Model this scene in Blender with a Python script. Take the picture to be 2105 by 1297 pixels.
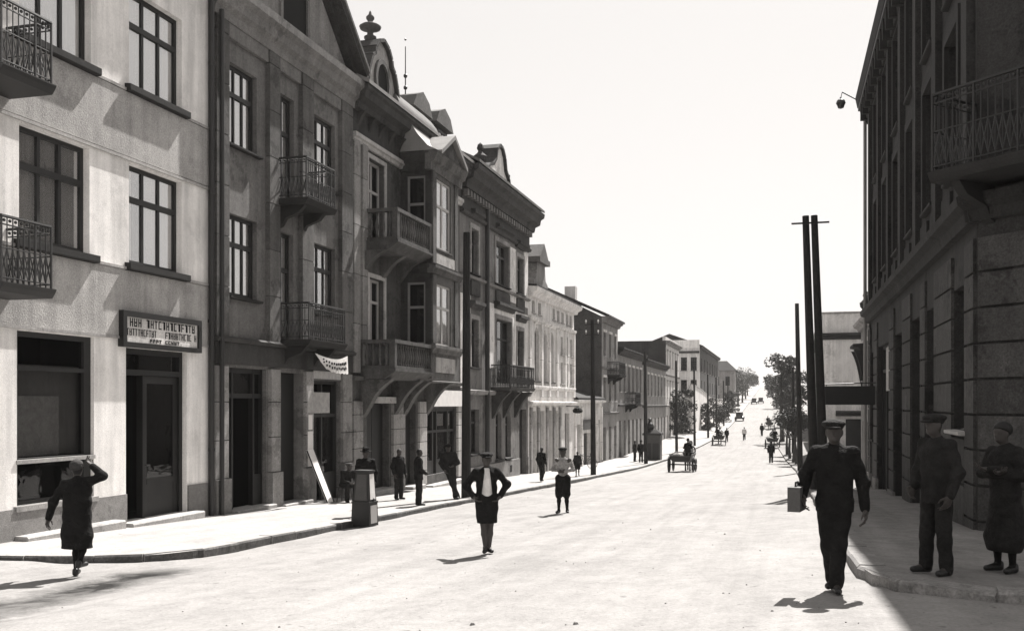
import bpy, bmesh, math, random
import numpy as np
from mathutils import Vector, Matrix
random.seed(7); rng = np.random.default_rng(7)
for o in list(bpy.data.objects): bpy.data.objects.remove(o)
SC = bpy.context.scene; COL = SC.collection
R = math.radians

# ------------------------------------------------------------------ camera, sky, sun, exposure
CAMZ = 2.6
YAW = math.atan(557.5 / 2000.0)
cd = bpy.data.cameras.new('camera'); cam = bpy.data.objects.new('camera', cd); COL.objects.link(cam)
cam.location = (0, 0, CAMZ); cam.rotation_euler = (math.pi / 2, 0, YAW)
cd.sensor_width = 36.0; cd.lens = 36.0 * 2000 / 2105; cd.shift_x = 0.0
cd.shift_y = (830 - 648.5) / 2105.0
cd.clip_start = 0.1; cd.clip_end = 6000
SC.camera = cam
SUN = Vector((0.128, 0.76, 1.0)).normalized()
w = bpy.data.worlds.new('World'); SC.world = w; w.use_nodes = True
nt = w.node_tree; bg = nt.nodes['Background']
sky = nt.nodes.new('ShaderNodeTexSky'); sky.sky_type = 'NISHITA'; sky.sun_disc = False
sky.sun_elevation = math.asin(SUN.z); sky.sun_rotation = math.atan2(SUN.x, SUN.y)
sky.air_density = 1.0; sky.dust_density = 1.0; sky.altitude = 300
hs = nt.nodes.new('ShaderNodeHueSaturation'); hs.inputs['Saturation'].default_value = 0.06
gm_ = nt.nodes.new('ShaderNodeGamma'); gm_.inputs[1].default_value = 0.35      # thin bright haze evens the sky out
tn = nt.nodes.new('ShaderNodeMix'); tn.data_type = 'RGBA'; tn.blend_type = 'MULTIPLY'; tn.inputs[0].default_value = 1.0
tn.inputs[7].default_value = (2.0, 1.925, 1.865, 1)
nt.links.new(sky.outputs[0], hs.inputs['Color']); nt.links.new(hs.outputs[0], gm_.inputs[0]); nt.links.new(gm_.outputs[0], tn.inputs[6]); nt.links.new(tn.outputs[2], bg.inputs[0])
bg.inputs[1].default_value = 0.095
sl = bpy.data.lights.new('sun', 'SUN'); sl.energy = 5.0; sl.angle = R(0.5); sl.color = (1.0, 0.965, 0.93)
so = bpy.data.objects.new('sun', sl); COL.objects.link(so)
so.rotation_euler = SUN.to_track_quat('Z', 'Y').to_euler(); so.location = (0, 40, 60)
SC.view_settings.view_transform = 'Standard'; SC.view_settings.look = 'None'
SC.view_settings.gamma = 1.0; SC.view_settings.use_curve_mapping = False
SC.view_settings.exposure = 1.35
SC.cycles.max_bounces = 6; SC.cycles.transparent_max_bounces = 12
SC.cycles.use_denoising = True

# ------------------------------------------------------------------ materials
def nmath(nt, op, a, b=None, clamp=False):
    n = nt.nodes.new('ShaderNodeMath'); n.operation = op; n.use_clamp = clamp
    for i, x in enumerate((a, b)):
        if x is None: continue
        if isinstance(x, (int, float)): n.inputs[i].default_value = x
        else: nt.links.new(x, n.inputs[i])
    return n.outputs[0]
def noise(nt, pos, scale, detail=5, rough=.6, stretch=None):
    n = nt.nodes.new('ShaderNodeTexNoise'); n.inputs['Scale'].default_value = scale
    n.inputs['Detail'].default_value = detail; n.inputs['Roughness'].default_value = rough
    if stretch:
        m = nt.nodes.new('ShaderNodeVectorMath'); m.operation = 'MULTIPLY'
        nt.links.new(pos, m.inputs[0]); m.inputs[1].default_value = stretch; pos = m.outputs[0]
    nt.links.new(pos, n.inputs['Vector']); return n.outputs[0]
def spread(nt, x, lo, hi, a=.3, b=.7):
    n = nt.nodes.new('ShaderNodeMapRange'); nt.links.new(x, n.inputs[0])
    n.inputs[1].default_value = a; n.inputs[2].default_value = b
    n.inputs[3].default_value = lo; n.inputs[4].default_value = hi; return n.outputs[0]
TINT = (1.0, .972, .945)
M = {}
def mat(name, v, rough=.88, var=.14, sc=1.3, grain=.10, gsc=45, bump=.25, streak=0.0, spec=.25, coord='pos', tint=TINT, bdist=.012, wear=0.0):
    m = bpy.data.materials.new(name); m.use_nodes = True; nt = m.node_tree
    bs = nt.nodes['Principled BSDF']; bs.inputs['Roughness'].default_value = rough
    bs.inputs['Specular IOR Level'].default_value = spec
    if coord == 'pos': pos = nt.nodes.new('ShaderNodeNewGeometry').outputs['Position']
    else: pos = nt.nodes.new('ShaderNodeTexCoord').outputs['Object']
    big = spread(nt, noise(nt, pos, sc, 6), 1 - var, 1 + var)
    fine = noise(nt, pos, gsc, 3, .7)
    f = nmath(nt, 'MULTIPLY', big, spread(nt, fine, 1 - grain, 1 + grain))
    if wear:                                     # weathered masonry: mottling, patched render, block-to-block differences
        f = nmath(nt, 'MULTIPLY', f, spread(nt, noise(nt, pos, 9, 4, .8), 1 - wear * .55, 1 + wear * .5, .3, .7))
        f = nmath(nt, 'MULTIPLY', f, spread(nt, noise(nt, pos, .8, 5, .75), 1.0, 1 - wear * .9, .56, .60))
        f = nmath(nt, 'MULTIPLY', f, spread(nt, noise(nt, pos, .55, 6, .8, (1, 1, .5)), 1.0, 1 + wear * .7, .58, .63))
        f = nmath(nt, 'MULTIPLY', f, spread(nt, nt.nodes.new('ShaderNodeObjectInfo').outputs['Random'], 1 - wear * .45, 1 + wear * .45, 0, 1))
    if streak:
        st = noise(nt, pos, 1.0, 4, .6, (3.2, 3.2, .22))
        f = nmath(nt, 'MULTIPLY', f, spread(nt, st, 1 - streak, 1.06, .32, .6))
    rgb = nt.nodes.new('ShaderNodeCombineColor')
    for i in range(3): nt.links.new(nmath(nt, 'MULTIPLY', f, v * tint[i]), rgb.inputs[i])
    nt.links.new(rgb.outputs[0], bs.inputs['Base Color'])
    if bump:
        b = nt.nodes.new('ShaderNodeBump'); b.inputs['Strength'].default_value = bump; b.inputs['Distance'].default_value = bdist
        nt.links.new(fine, b.inputs['Height']); nt.links.new(b.outputs[0], bs.inputs['Normal'])
    M[name] = m; return m
mat('plaster_white', .84, var=.10, streak=.24, bump=.5, gsc=38, grain=0.12, wear=.10)
mat('plaster_rough', .36, var=.18, streak=.22, bump=.9, gsc=30, grain=0.26, wear=.16)
mat('plaster_grey', .165, var=.16, streak=.22, bump=.6, gsc=34, grain=0.28, wear=0.35)
mat('pilaster_grey', .11, var=.18, streak=.25, bump=.6, gsc=34, grain=0.28, wear=0.4)
mat('plaster_pale', .25, var=.14, streak=.2, bump=.6, gsc=34, grain=0.24, wear=0.35)
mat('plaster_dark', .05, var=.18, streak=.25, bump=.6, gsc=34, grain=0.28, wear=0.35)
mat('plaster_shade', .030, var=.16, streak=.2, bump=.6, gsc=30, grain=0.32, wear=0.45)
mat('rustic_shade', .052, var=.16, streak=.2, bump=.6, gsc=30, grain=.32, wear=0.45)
mat('plaster_cream', .66, var=.10, streak=.22, bump=.5, gsc=26, grain=0.2, wear=0.22)
mat('stucco', .10, var=.18, streak=.3, bump=.5, gsc=30, grain=0.26, wear=0.4)
mat('stucco_light', .42, var=.12, streak=.25, bump=.5, gsc=30, grain=0.22, wear=0.3)
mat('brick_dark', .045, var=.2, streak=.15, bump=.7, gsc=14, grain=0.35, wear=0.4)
mat('plinth', .20, var=.2, bump=.6, gsc=40, grain=0.28, wear=0.35)
mat('stone', .34, var=.16, bump=.5, gsc=30, grain=0.2, sc=2.5, wear=0.3)
mat('stone_dark', .025, var=.2, bump=.5, gsc=30, grain=.16, sc=2.5)
mat('wood_dark', .018, rough=.55, var=.3, grain=.2, spec=.4, bump=.2)
mat('wood_black', .010, rough=.5, var=.3, grain=.2, spec=.4, bump=.2)
mat('wood_mid', .07, rough=.6, var=.2, grain=.15, bump=.2)
mat('paint_light', .42, rough=.55, var=.1, grain=.05, bump=.1)
mat('paint_grey', .24, rough=.6, var=.15, grain=.1, bump=.15)
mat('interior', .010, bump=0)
mat('iron', .018, rough=.5, var=.2, grain=.1, spec=.5, bump=0)
mat('zinc', .22, rough=.5, var=.14, grain=.08, bump=.1, streak=.1)
mat('roof_tile', .10, var=.25, grain=.25, gsc=9, bump=.8)
mat('roof_dark', .022, var=.25, grain=.25, gsc=9, bump=.8)
mat('paper', .74, var=.08, grain=.06, bump=.1, sc=4)
mat('paper_grey', .38, var=.2, grain=.15, bump=.1, sc=7)
mat('blind', .22, var=.12, grain=.10, streak=.1, bump=.3)
mat('curtain', .78, var=.05, grain=.03, bump=0)
mat('ink', .012, var=.2, grain=.1, bump=0)
mat('pole_wood', .02, rough=.85, var=.3, grain=.25, gsc=20, bump=.5)
mat('cloth_black', .012, var=.3, grain=.25, gsc=16, bump=.9, bdist=.035, spec=.1, sc=5)
mat('cloth_dark', .020, var=.3, grain=.25, gsc=16, bump=.9, bdist=.035, spec=.1, sc=5)
mat('cloth_grey', .055, var=.3, grain=.25, gsc=16, bump=.9, bdist=.035, spec=.1, sc=5)
mat('cloth_light', .62, var=.12, grain=.1, gsc=16, bump=.9, bdist=.035, spec=.1, sc=5)
mat('cloth_check', .26, var=.4, grain=.3, gsc=16, bump=.9, bdist=.035, spec=.1, sc=9)
mat('skin', .05, rough=.6, var=.12, grain=.06, bump=.05, tint=(1.0, .9, .84))
mat('hair', .015, rough=.6, var=.3, grain=.2, bump=.2)
mat('leather', .015, rough=.4, var=.3, grain=.1, spec=.4, bump=.1)
mat('horse_coat', .03, rough=.6, var=.25, grain=.15, bump=.1)
mat('bark', .06, var=.3, grain=.3, gsc=18, bump=.7)
mat('leaf', .075, rough=.7, var=.4, grain=.2, bump=0, sc=.6, tint=(1, 1, .95))
mat('leaf_dark', .045, rough=.7, var=.4, grain=.2, bump=0, sc=.6, tint=(1, 1, .95))
mat('metal_car', .02, rough=.25, var=.1, grain=.05, spec=.6, bump=0)
mat('lamp_white', .7, rough=.3, var=.05, grain=.02, bump=0)
mat('kerb', .07, var=.3, grain=0.3, bump=.7, gsc=24, sc=3, wear=0.4)  # kerb faces: their shade is painted into this dark colour

def glass(name, ior, tint):
    m = bpy.data.materials.new(name); m.use_nodes = True; nt = m.node_tree
    nt.nodes.remove(nt.nodes['Principled BSDF']); out = nt.nodes['Material Output']
    fr = nt.nodes.new('ShaderNodeFresnel'); fr.inputs[0].default_value = ior
    bf = nt.nodes.new('ShaderNodeNewGeometry').outputs['Backfacing']
    nt.links.new(nmath(nt, 'ADD', nmath(nt, 'MULTIPLY', bf, 1 / ior - ior), ior), fr.inputs[0])
    tr = nt.nodes.new('ShaderNodeBsdfTransparent'); tr.inputs[0].default_value = (tint, tint, tint, 1)
    gl = nt.nodes.new('ShaderNodeBsdfGlossy'); gl.inputs['Roughness'].default_value = .025
    pos = nt.nodes.new('ShaderNodeNewGeometry').outputs['Position']
    b = nt.nodes.new('ShaderNodeBump'); b.inputs['Strength'].default_value = .12; b.inputs['Distance'].default_value = .02
    nt.links.new(noise(nt, pos, 2.6, 2), b.inputs['Height']); nt.links.new(b.outputs[0], gl.inputs['Normal'])
    mx = nt.nodes.new('ShaderNodeMixShader'); nt.links.new(fr.outputs[0], mx.inputs[0])
    nt.links.new(tr.outputs[0], mx.inputs[1]); nt.links.new(gl.outputs[0], mx.inputs[2])
    nt.links.new(mx.outputs[0], out.inputs[0]); M[name] = m
glass('glass', 4.2, .95)
glass('glass_dull', 1.48, .7)

def ground_mat(name, v, patch, gutter=False):
    m = bpy.data.materials.new(name); m.use_nodes = True; nt = m.node_tree
    bs = nt.nodes['Principled BSDF']; bs.inputs['Roughness'].default_value = .95; bs.inputs['Specular IOR Level'].default_value = .1
    pos = nt.nodes.new('ShaderNodeNewGeometry').outputs['Position']
    a = spread(nt, noise(nt, pos, .35, 6, .65), 1 - patch, 1 + patch)
    b = spread(nt, noise(nt, pos, 1.0, 6, .7, (1.3, .8, 1)), 1 - patch * 1.0, 1.05, .34, .56)
    fine = noise(nt, pos, 26, 5, .75)
    f = nmath(nt, 'MULTIPLY', nmath(nt, 'MULTIPLY', a, b), spread(nt, fine, .80, 1.15))
    f = nmath(nt, 'MULTIPLY', f, spread(nt, noise(nt, pos, 3.3, 5, .75), 1 - patch * 1.2, 1.04, .36, .58))
    f = nmath(nt, 'MULTIPLY', f, spread(nt, noise(nt, pos, 17, 2, .5), 1.0, .5, .68, .76))
    tr_ = noise(nt, pos, 1.0, 4, .6, (2.6, .09, 1)); f = nmath(nt, 'MULTIPLY', f, spread(nt, tr_, 1 - patch * .9, 1.03, .36, .56))
    # trodden dark clods and dung specks
    sp = spread(nt, noise(nt, pos, 5.5, 2, .5), 1.0, .55, .70, .78)
    f = nmath(nt, 'MULTIPLY', f, sp)
    if gutter:
        sx = nt.nodes.new('ShaderNodeSeparateXYZ'); nt.links.new(pos, sx.inputs[0])
        dx = nmath(nt, 'ABSOLUTE', nmath(nt, 'ADD', nmath(nt, 'ADD', sx.outputs[0], 7.13), nmath(nt, 'MULTIPLY', sx.outputs[1], .14)))
        wob = nmath(nt, 'MULTIPLY', spread(nt, noise(nt, pos, 2.2, 4, .7), -.3, .3), 1.0)
        band = spread(nt, nmath(nt, 'ADD', dx, wob), 1.0, 0.0, .22, .75)
        lim = spread(nt, sx.outputs[1], 1.0, 0.0, 12.2, 13.3)
        cl = spread(nt, noise(nt, pos, 1.1, 3, .6), 0.5, 1.0, .40, .55)
        g = nmath(nt, 'MULTIPLY', nmath(nt, 'MULTIPLY', band, lim), cl)
        f = nmath(nt, 'MULTIPLY', f, nmath(nt, 'SUBTRACT', 1.0, nmath(nt, 'MULTIPLY', g, .92)))
    rgb = nt.nodes.new('ShaderNodeCombineColor')
    for i in range(3): nt.links.new(nmath(nt, 'MULTIPLY', f, v * TINT[i]), rgb.inputs[i])
    nt.links.new(rgb.outputs[0], bs.inputs['Base Color'])
    bp = nt.nodes.new('ShaderNodeBump'); bp.inputs['Strength'].default_value = .6; bp.inputs['Distance'].default_value = .02
    nt.links.new(fine, bp.inputs['Height']); nt.links.new(bp.outputs[0], bs.inputs['Normal'])
    M[name] = m
ground_mat('road_dust', .25, .09, True)
ground_mat('pavement_stone', .30, .06)
ground_mat('pavement_grey', .23, .14)
ground_mat('earth', .18, .2)

# ------------------------------------------------------------------ mesh helpers
class Fr:                                   # facade frame: u along the wall, v height, w outwards
    def __init__(s, O, U, N): s.O = Vector(O); s.U = Vector(U).normalized(); s.N = Vector(N).normalized()
    def pt(s, u, v, w=0.0): return s.O + s.U * u + s.N * w + Vector((0, 0, v))
    @property
    def rz(s): return math.atan2(s.U.y, s.U.x)
class MB:
    def __init__(s): s.v = []; s.f = []; s.m = []
    def face(s, pts, m=0):
        n = len(s.v); s.v += [tuple(p) for p in pts]; s.f.append(tuple(range(n, n + len(pts)))); s.m.append(m)
    def solid(s, a, b, m=0):                # two matching rings
        n = len(s.v); k = len(a); s.v += [tuple(p) for p in a] + [tuple(p) for p in b]
        s.f.append(tuple(range(n, n + k))); s.f.append(tuple(range(n + 2 * k - 1, n + k - 1, -1)))
        for i in range(k):
            j = (i + 1) % k; s.f.append((n + i, n + k + i, n + k + j, n + j))
        s.m += [m] * (k + 2)
    def fbox(s, fr, u0, u1, v0, v1, w0, w1, m=0):
        q = [(u0, v0), (u1, v0), (u1, v1), (u0, v1)]
        s.solid([fr.pt(u, v, w0) for u, v in q], [fr.pt(u, v, w1) for u, v in q], m)
    def fprism(s, fr, poly, w0, w1, m=0):
        s.solid([fr.pt(u, v, w0) for u, v in poly], [fr.pt(u, v, w1) for u, v in poly], m)
    def fsweep(s, fr, prof, u0, u1, m=0):   # profile of (w, v)
        s.solid([fr.pt(u0, v, w) for w, v in prof], [fr.pt(u1, v, w) for w, v in prof], m)
    def box(s, c, d, rz=0, m=0, tilt=0):
        c = Vector(c); Q = Matrix.Rotation(rz, 3, 'Z') @ Matrix.Rotation(tilt, 3, 'X'); hx, hy, hz = d[0] / 2, d[1] / 2, d[2] / 2
        a = [c + Q @ Vector((x, y, -hz)) for x, y in ((-hx, -hy), (hx, -hy), (hx, hy), (-hx, hy))]
        b = [c + Q @ Vector((x, y, hz)) for x, y in ((-hx, -hy), (hx, -hy), (hx, hy), (-hx, hy))]
        s.solid(a, b, m)
    def tube(s, p0, p1, r0, r1=None, n=8, m=0):
        p0 = Vector(p0); p1 = Vector(p1); r1 = r0 if r1 is None else r1
        d = (p1 - p0).normalized(); a = d.orthogonal().normalized(); b = d.cross(a)
        ring = lambda p, r: [p + (a * math.cos(t) + b * math.sin(t)) * r for t in [2 * math.pi * i / n for i in range(n)]]
        s.solid(ring(p0, r0), ring(p1, r1), m)
    def poly_tube(s, pts, r, n=6, m=0):
        for p, q in zip(pts, pts[1:]): s.tube(p, q, r, r, n, m)
    def lathe(s, c, prof, n=12, m=0):
        c = Vector(c); rows = []
        for r, z in prof:
            rows.append(len(s.v))
            s.v += [(c.x + r * math.cos(2 * math.pi * i / n), c.y + r * math.sin(2 * math.pi * i / n), c.z + z) for i in range(n)]
        for a, b in zip(rows, rows[1:]):
            for i in range(n):
                j = (i + 1) % n; s.f.append((a + i, a + j, b + j, b + i)); s.m.append(m)
        s.f.append(tuple(rows[0] + i for i in range(n - 1, -1, -1))); s.f.append(tuple(rows[-1] + i for i in range(n))); s.m += [m, m]
    def sphere(s, c, r, n=8, m=0, sz=1.0):
        s.lathe(c, [(max(.001, r * math.sin(t)), -r * sz * math.cos(t)) for t in [math.pi * i / 6 for i in range(7)]], n, m)
    def torus(s, c, R0, r, axis='x', n=20, k=6, m=0):
        base = len(s.v); c = Vector(c)
        for i in range(n):
            t = 2 * math.pi * i / n
            for j in range(k):
                q = 2 * math.pi * j / k; rr = R0 + r * math.cos(q); a, b, h = rr * math.cos(t), rr * math.sin(t), r * math.sin(q)
                s.v.append(tuple(c + (Vector((h, a, b)) if axis == 'x' else Vector((a, h, b)) if axis == 'y' else Vector((a, b, h)))))
        for i in range(n):
            for j in range(k):
                i2, j2 = (i + 1) % n, (j + 1) % k
                s.f.append((base + i * k + j, base + i2 * k + j, base + i2 * k + j2, base + i * k + j2)); s.m.append(m)
    def mesh(s, name, mats, smooth=False, fix=True):
        me = bpy.data.meshes.new(name); me.from_pydata(s.v, [], s.f)
        for q in mats: me.materials.append(M[q] if isinstance(q, str) else q)
        me.polygons.foreach_set('material_index', s.m)
        if fix:
            bm = bmesh.new(); bm.from_mesh(me); bmesh.ops.recalc_face_normals(bm, faces=bm.faces); bm.to_mesh(me); bm.free()
        if smooth: me.polygons.foreach_set('use_smooth', [True] * len(me.polygons))
        me.update(); return me
    def build(s, name, mats, parent=None, smooth=False, fix=True):
        if isinstance(mats, str): mats = [mats]
        return put(name, s.mesh(name, mats, smooth, fix), parent)
def put(name, me, parent=None, loc=None, rz=0, scale=None, local=False):
    o = bpy.data.objects.new(name, me); COL.objects.link(o)
    if parent is not None:
        o.parent = parent
        if not local and parent.type == 'EMPTY': o.matrix_parent_inverse = Matrix.LocRotScale(parent.location, parent.rotation_euler, None).inverted()
    if loc is not None: o.location = loc
    if rz: o.rotation_euler = (0, 0, rz)
    if scale is not None: o.scale = scale
    return o
def tag(o, label, cat, group=None, kind=None):
    if label: o['label'] = label
    if cat: o['category'] = cat
    if group: o['group'] = group
    if kind: o['kind'] = kind
    return o
def thing(name, loc, label, cat, group=None, rz=0):
    e = bpy.data.objects.new(name, None); COL.objects.link(e); e.location = loc; e.rotation_euler = (0, 0, rz); e.empty_display_size = .3
    return tag(e, label, cat, group)
def copy_tree(o, parent=None):
    c = o.copy(); COL.objects.link(c); c.parent = parent
    if parent is not None: c.matrix_parent_inverse = o.matrix_parent_inverse
    for ch in list(o.children): copy_tree(ch, c)
    return c
_u = MB(); _u.box((0, 0, 0), (1, 1, 1)); UNIT = {}
def unit_box(name, m, parent, fr, u0, u1, v0, v1, w0, w1):
    """box piece that shares its mesh with all others of its kind"""
    if (name, m) not in UNIT: UNIT[(name, m)] = _u.mesh(name, [m])
    return put(name, UNIT[(name, m)], parent, fr.pt((u0 + u1) / 2, (v0 + v1) / 2, (w0 + w1) / 2), fr.rz, (abs(u1 - u0), abs(w1 - w0), abs(v1 - v0)))

# ------------------------------------------------------------------ the lie of the land
ZP = [(-60, 2.6), (-30, 2.0), (0, .95), (5, .75), (10, .5), (13.3, .35), (20, .08), (29, -.28), (47, -1.05), (65, -1.75), (82, -2.1), (105, -2.15), (130, -1.9), (160, -1.4), (200, -.4), (250, 1.4), (300, 3.1), (350, 5.4), (400, 7.6), (460, 10.1), (520, 11), (900, 11), (5000, -30)]
CXP = [(-60, .055), (15, .055), (30, .042), (50, .022), (80, 0), (5000, 0)]
XLP = [(14, -9.5), (60, -9.5), (82, -9.2), (130, -8.3), (200, -8.8), (300, -9.6), (460, -10)]
XRP = [(10, .8), (64, .8), (110, -.6), (200, -1.8), (300, -2.9), (460, -4)]
def itp(T, y): return float(np.interp(y, [a for a, b in T], [b for a, b in T]))
def road_z(x, y): return itp(ZP, y) + itp(CXP, y) * (max(-9.5, min(1, x)) + 4)
EMB = [(85, 0), (125, .85), (190, .8), (240, .3), (460, .3)]
def pav_z(x, y):
    xl = itp(XLP, y)
    return road_z(xl, y) + .13 + itp(EMB, y) * min(1.0, max(0, (xl - x) / 4.5))
def rpav_z(x, y): return road_z(itp(XRP, y), y) + .12
def gz(x, y):
    if x < itp(XLP, y) and y > 13.3: return pav_z(x, y)
    if x > itp(XRP, y) and y > 9.9: return rpav_z(x, y)
    return road_z(x, y)

def grid(name, xs, ys, fn, m, kind='structure'):
    xs = list(xs); ys = list(ys); vs = [(x, y, fn(x, y)) for y in ys for x in xs]; n = len(xs)
    fs = [(j * n + i, j * n + i + 1, (j + 1) * n + i + 1, (j + 1) * n + i) for j in range(len(ys) - 1) for i in range(n - 1)]
    me = bpy.data.meshes.new(name); me.from_pydata(vs, [], fs); me.materials.append(M[m])
    me.polygons.foreach_set('use_smooth', [True] * len(fs)); me.update()
    return tag(put(name, me), None, None, None, kind)
ys = list(range(-60, 0, 10)) + list(range(0, 520, 6)) + [560, 650, 800, 1200, 2000, 3500, 5000]
grid('ground', [-3000, -1200, -400, -150, -70, -40, -25, -14, -9, -4, 0, 4, 8, 25, 40, 70, 150, 400, 1200, 3000], ys,
     lambda x, y: road_z(x, y) - .35 - (0 if abs(x) < 100 else .01 * (abs(x) - 100)), 'earth')
def rut(x, y):
    a = .018 * math.sin(x * 2.1 + .13 * y) * math.sin(y * .31 + x * .7) + .012 * math.sin(x * 5.3 - y * .9) * math.sin(y * 1.7 + 1.3 * x)
    for tx in (-6.4, -5.0, -2.2, -.8): a -= .014 * math.exp(-((x - tx - .25 * math.sin(y * .12)) / .12) ** 2)
    return a
nx = list(np.arange(-12.6, 4.01, .14)); ny = list(np.arange(3.0, 42, .22)) + list(np.arange(42, 470, 3))
rd = grid('road', [-40, -30, -20, -15] + nx + [6, 10, 20, 30, 40], list(np.arange(-20, 3, 1.0)) + ny,
          lambda x, y: road_z(x, y) + (rut(x, y) if y < 120 else 0), 'road_dust')

# pavements with their kerb stones
def pavement(name, kerb, inner, zf, m, stones_to, seed, inset=.26):
    mb = MB(); rr = random.Random(seed)
    K = [Vector((x, y, zf(x, y))) for x, y in kerb]; I = [Vector((x, y, zf(x, y))) for x, y in inner]
    for a, b, c, d in zip(K, K[1:], I[1:], I):
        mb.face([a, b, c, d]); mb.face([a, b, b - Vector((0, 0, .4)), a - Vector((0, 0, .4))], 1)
    o = mb.build(name, [m, 'kerb' if name == 'pavement_left' else 'plinth'], None, fix=False); tag(o, None, None, None, 'structure')  # left pavement's vertical face takes the same painted kerb shade
    # walk along the kerb and lay stones
    L = 0.0; pts = []
    dist = [0.0]
    for a, b in zip(K, K[1:]): dist.append(dist[-1] + (b - a).length)
    def at(t):
        for i in range(len(K) - 1):
            if t <= dist[i + 1]: return K[i].lerp(K[i + 1], (t - dist[i]) / (dist[i + 1] - dist[i]))
        return K[-1]
    t = 0.0
    sgn = 1 if I[len(I) // 2].x < K[len(K) // 2].x else -1
    while t < dist[-1] - 1.2:
        ln = rr.uniform(.75, 1.25); a, b = at(t), at(t + ln - .015)
        if a.y > stones_to: break
        t += ln
        d = (b - a); d.normalize(); nrm = Vector((d.y, -d.x, 0)) * sgn; nrm.normalize()      # towards the road
        top = .012 + rr.uniform(-.008, .012); out = .03 + rr.uniform(-.015, .02); ch = .03
        prof = [(-inset, -.4), (out, -.4), (out, top - ch), (out - ch, top), (-inset, top)]
        q = MB(); q.solid([a + nrm * w_ + Vector((0, 0, z_)) for w_, z_ in prof], [b + nrm * w_ + Vector((0, 0, z_ + rr.uniform(-.004, .004))) for w_, z_ in prof])
        q.m = [0, 0, 0, 1, 1, 0, 0] if name == 'pavement_left' else [2] * 7  # left kerb: outer face and chamfer painted dark as shaded, top stays pale
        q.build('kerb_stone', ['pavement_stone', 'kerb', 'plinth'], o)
    return o
kl = [(-34, 11.4), (-20, 11.9), (-14, 12.5), (-12.2, 12.92), (-11.3, 13.08), (-10.6, 13.26), (-10.1, 13.48), (-9.75, 13.8), (-9.55, 14.3), (-9.5, 15)]
kl += [(itp(XLP, y), y) for y in list(range(17, 84, 3)) + list(range(84, 466, 8))]
il = []
for x, y in kl:
    if y < 13.0: il.append((min(x, -13.9), 14.6))
    elif y < 15: il.append((-13.9, 14.6))
    else: il.append((-14.2 if y < 84 else -17, y))
pavement('pavement_left', kl, il, lambda x, y: pav_z(x, max(y, 14)), 'pavement_stone', 92, 3)
kr = [(30, 9.3), (12, 9.4), (4, 9.5), (2.6, 9.55), (1.95, 9.62), (1.5, 9.8), (1.12, 10.1), (.88, 10.6), (.8, 11.4)]
kr += [(itp(XRP, y), y) for y in list(range(13, 84, 3)) + list(range(84, 466, 8))]
ir = [(30, 14.6), (12, 14.6), (8, 14.6), (7, 14.8), (6.5, 15), (6, 15.5), (5.5, 16), (5, 16.6), (4.6, 17)] + [(5.4 if y < 84 else 4.5, y) for x, y in kr[9:]]
pavement('pavement_right', kr, ir, lambda x, y: rpav_z(x, max(y, 9.9)), 'pavement_grey', 70, 5)

# ------------------------------------------------------------------ building helpers
FL = Fr((-13.4, 0, 0), (0, 1, 0), (1, 0, 0))
FR = Fr((3.0, 0, 0), (0, 1, 0), (-1, 0, 0))
def wall(parent, fr, u0, u1, v0, v1, depth, ops, m, rev=.3, name='wall', side_m=None, label=None):
    """one wall block with real openings: front, reveals, dark rooms behind, sides, back and top"""
    mb = MB(); us = sorted({u0, u1, *[x for o in ops for x in o[:2]]}); vs = sorted({v0, v1, *[x for o in ops for x in o[2:4]]})
    for a, b in zip(us, us[1:]):
        for c, d in zip(vs, vs[1:]):
            cu, cv = (a + b) / 2, (c + d) / 2
            if any(o[0] < cu < o[1] and o[2] < cv < o[3] for o in ops): continue
            mb.face([fr.pt(a, c), fr.pt(b, c), fr.pt(b, d), fr.pt(a, d)])
    for a, b, c, d in [o[:4] for o in ops]:
        for (p, q) in (((a, c), (b, c)), ((b, c), (b, d)), ((b, d), (a, d)), ((a, d), (a, c))):
            mb.face([fr.pt(*p, 0), fr.pt(*q, 0), fr.pt(*q, -rev), fr.pt(*p, -rev)])
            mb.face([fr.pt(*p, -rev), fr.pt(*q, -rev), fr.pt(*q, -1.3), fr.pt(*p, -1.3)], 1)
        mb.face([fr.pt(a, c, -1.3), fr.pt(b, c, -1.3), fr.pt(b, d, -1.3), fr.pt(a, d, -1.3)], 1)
    q = [(u0, v0), (u1, v0), (u1, v1), (u0, v1)]
    for i in range(4):
        j = (i + 1) % 4; mb.face([fr.pt(*q[i], 0), fr.pt(*q[j], 0), fr.pt(*q[j], -depth), fr.pt(*q[i], -depth)], 2)
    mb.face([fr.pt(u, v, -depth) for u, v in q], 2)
    o = mb.build(name, [m, 'interior', side_m or m], parent, fix=False)
    if label: o['label'] = label
    return o
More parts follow.
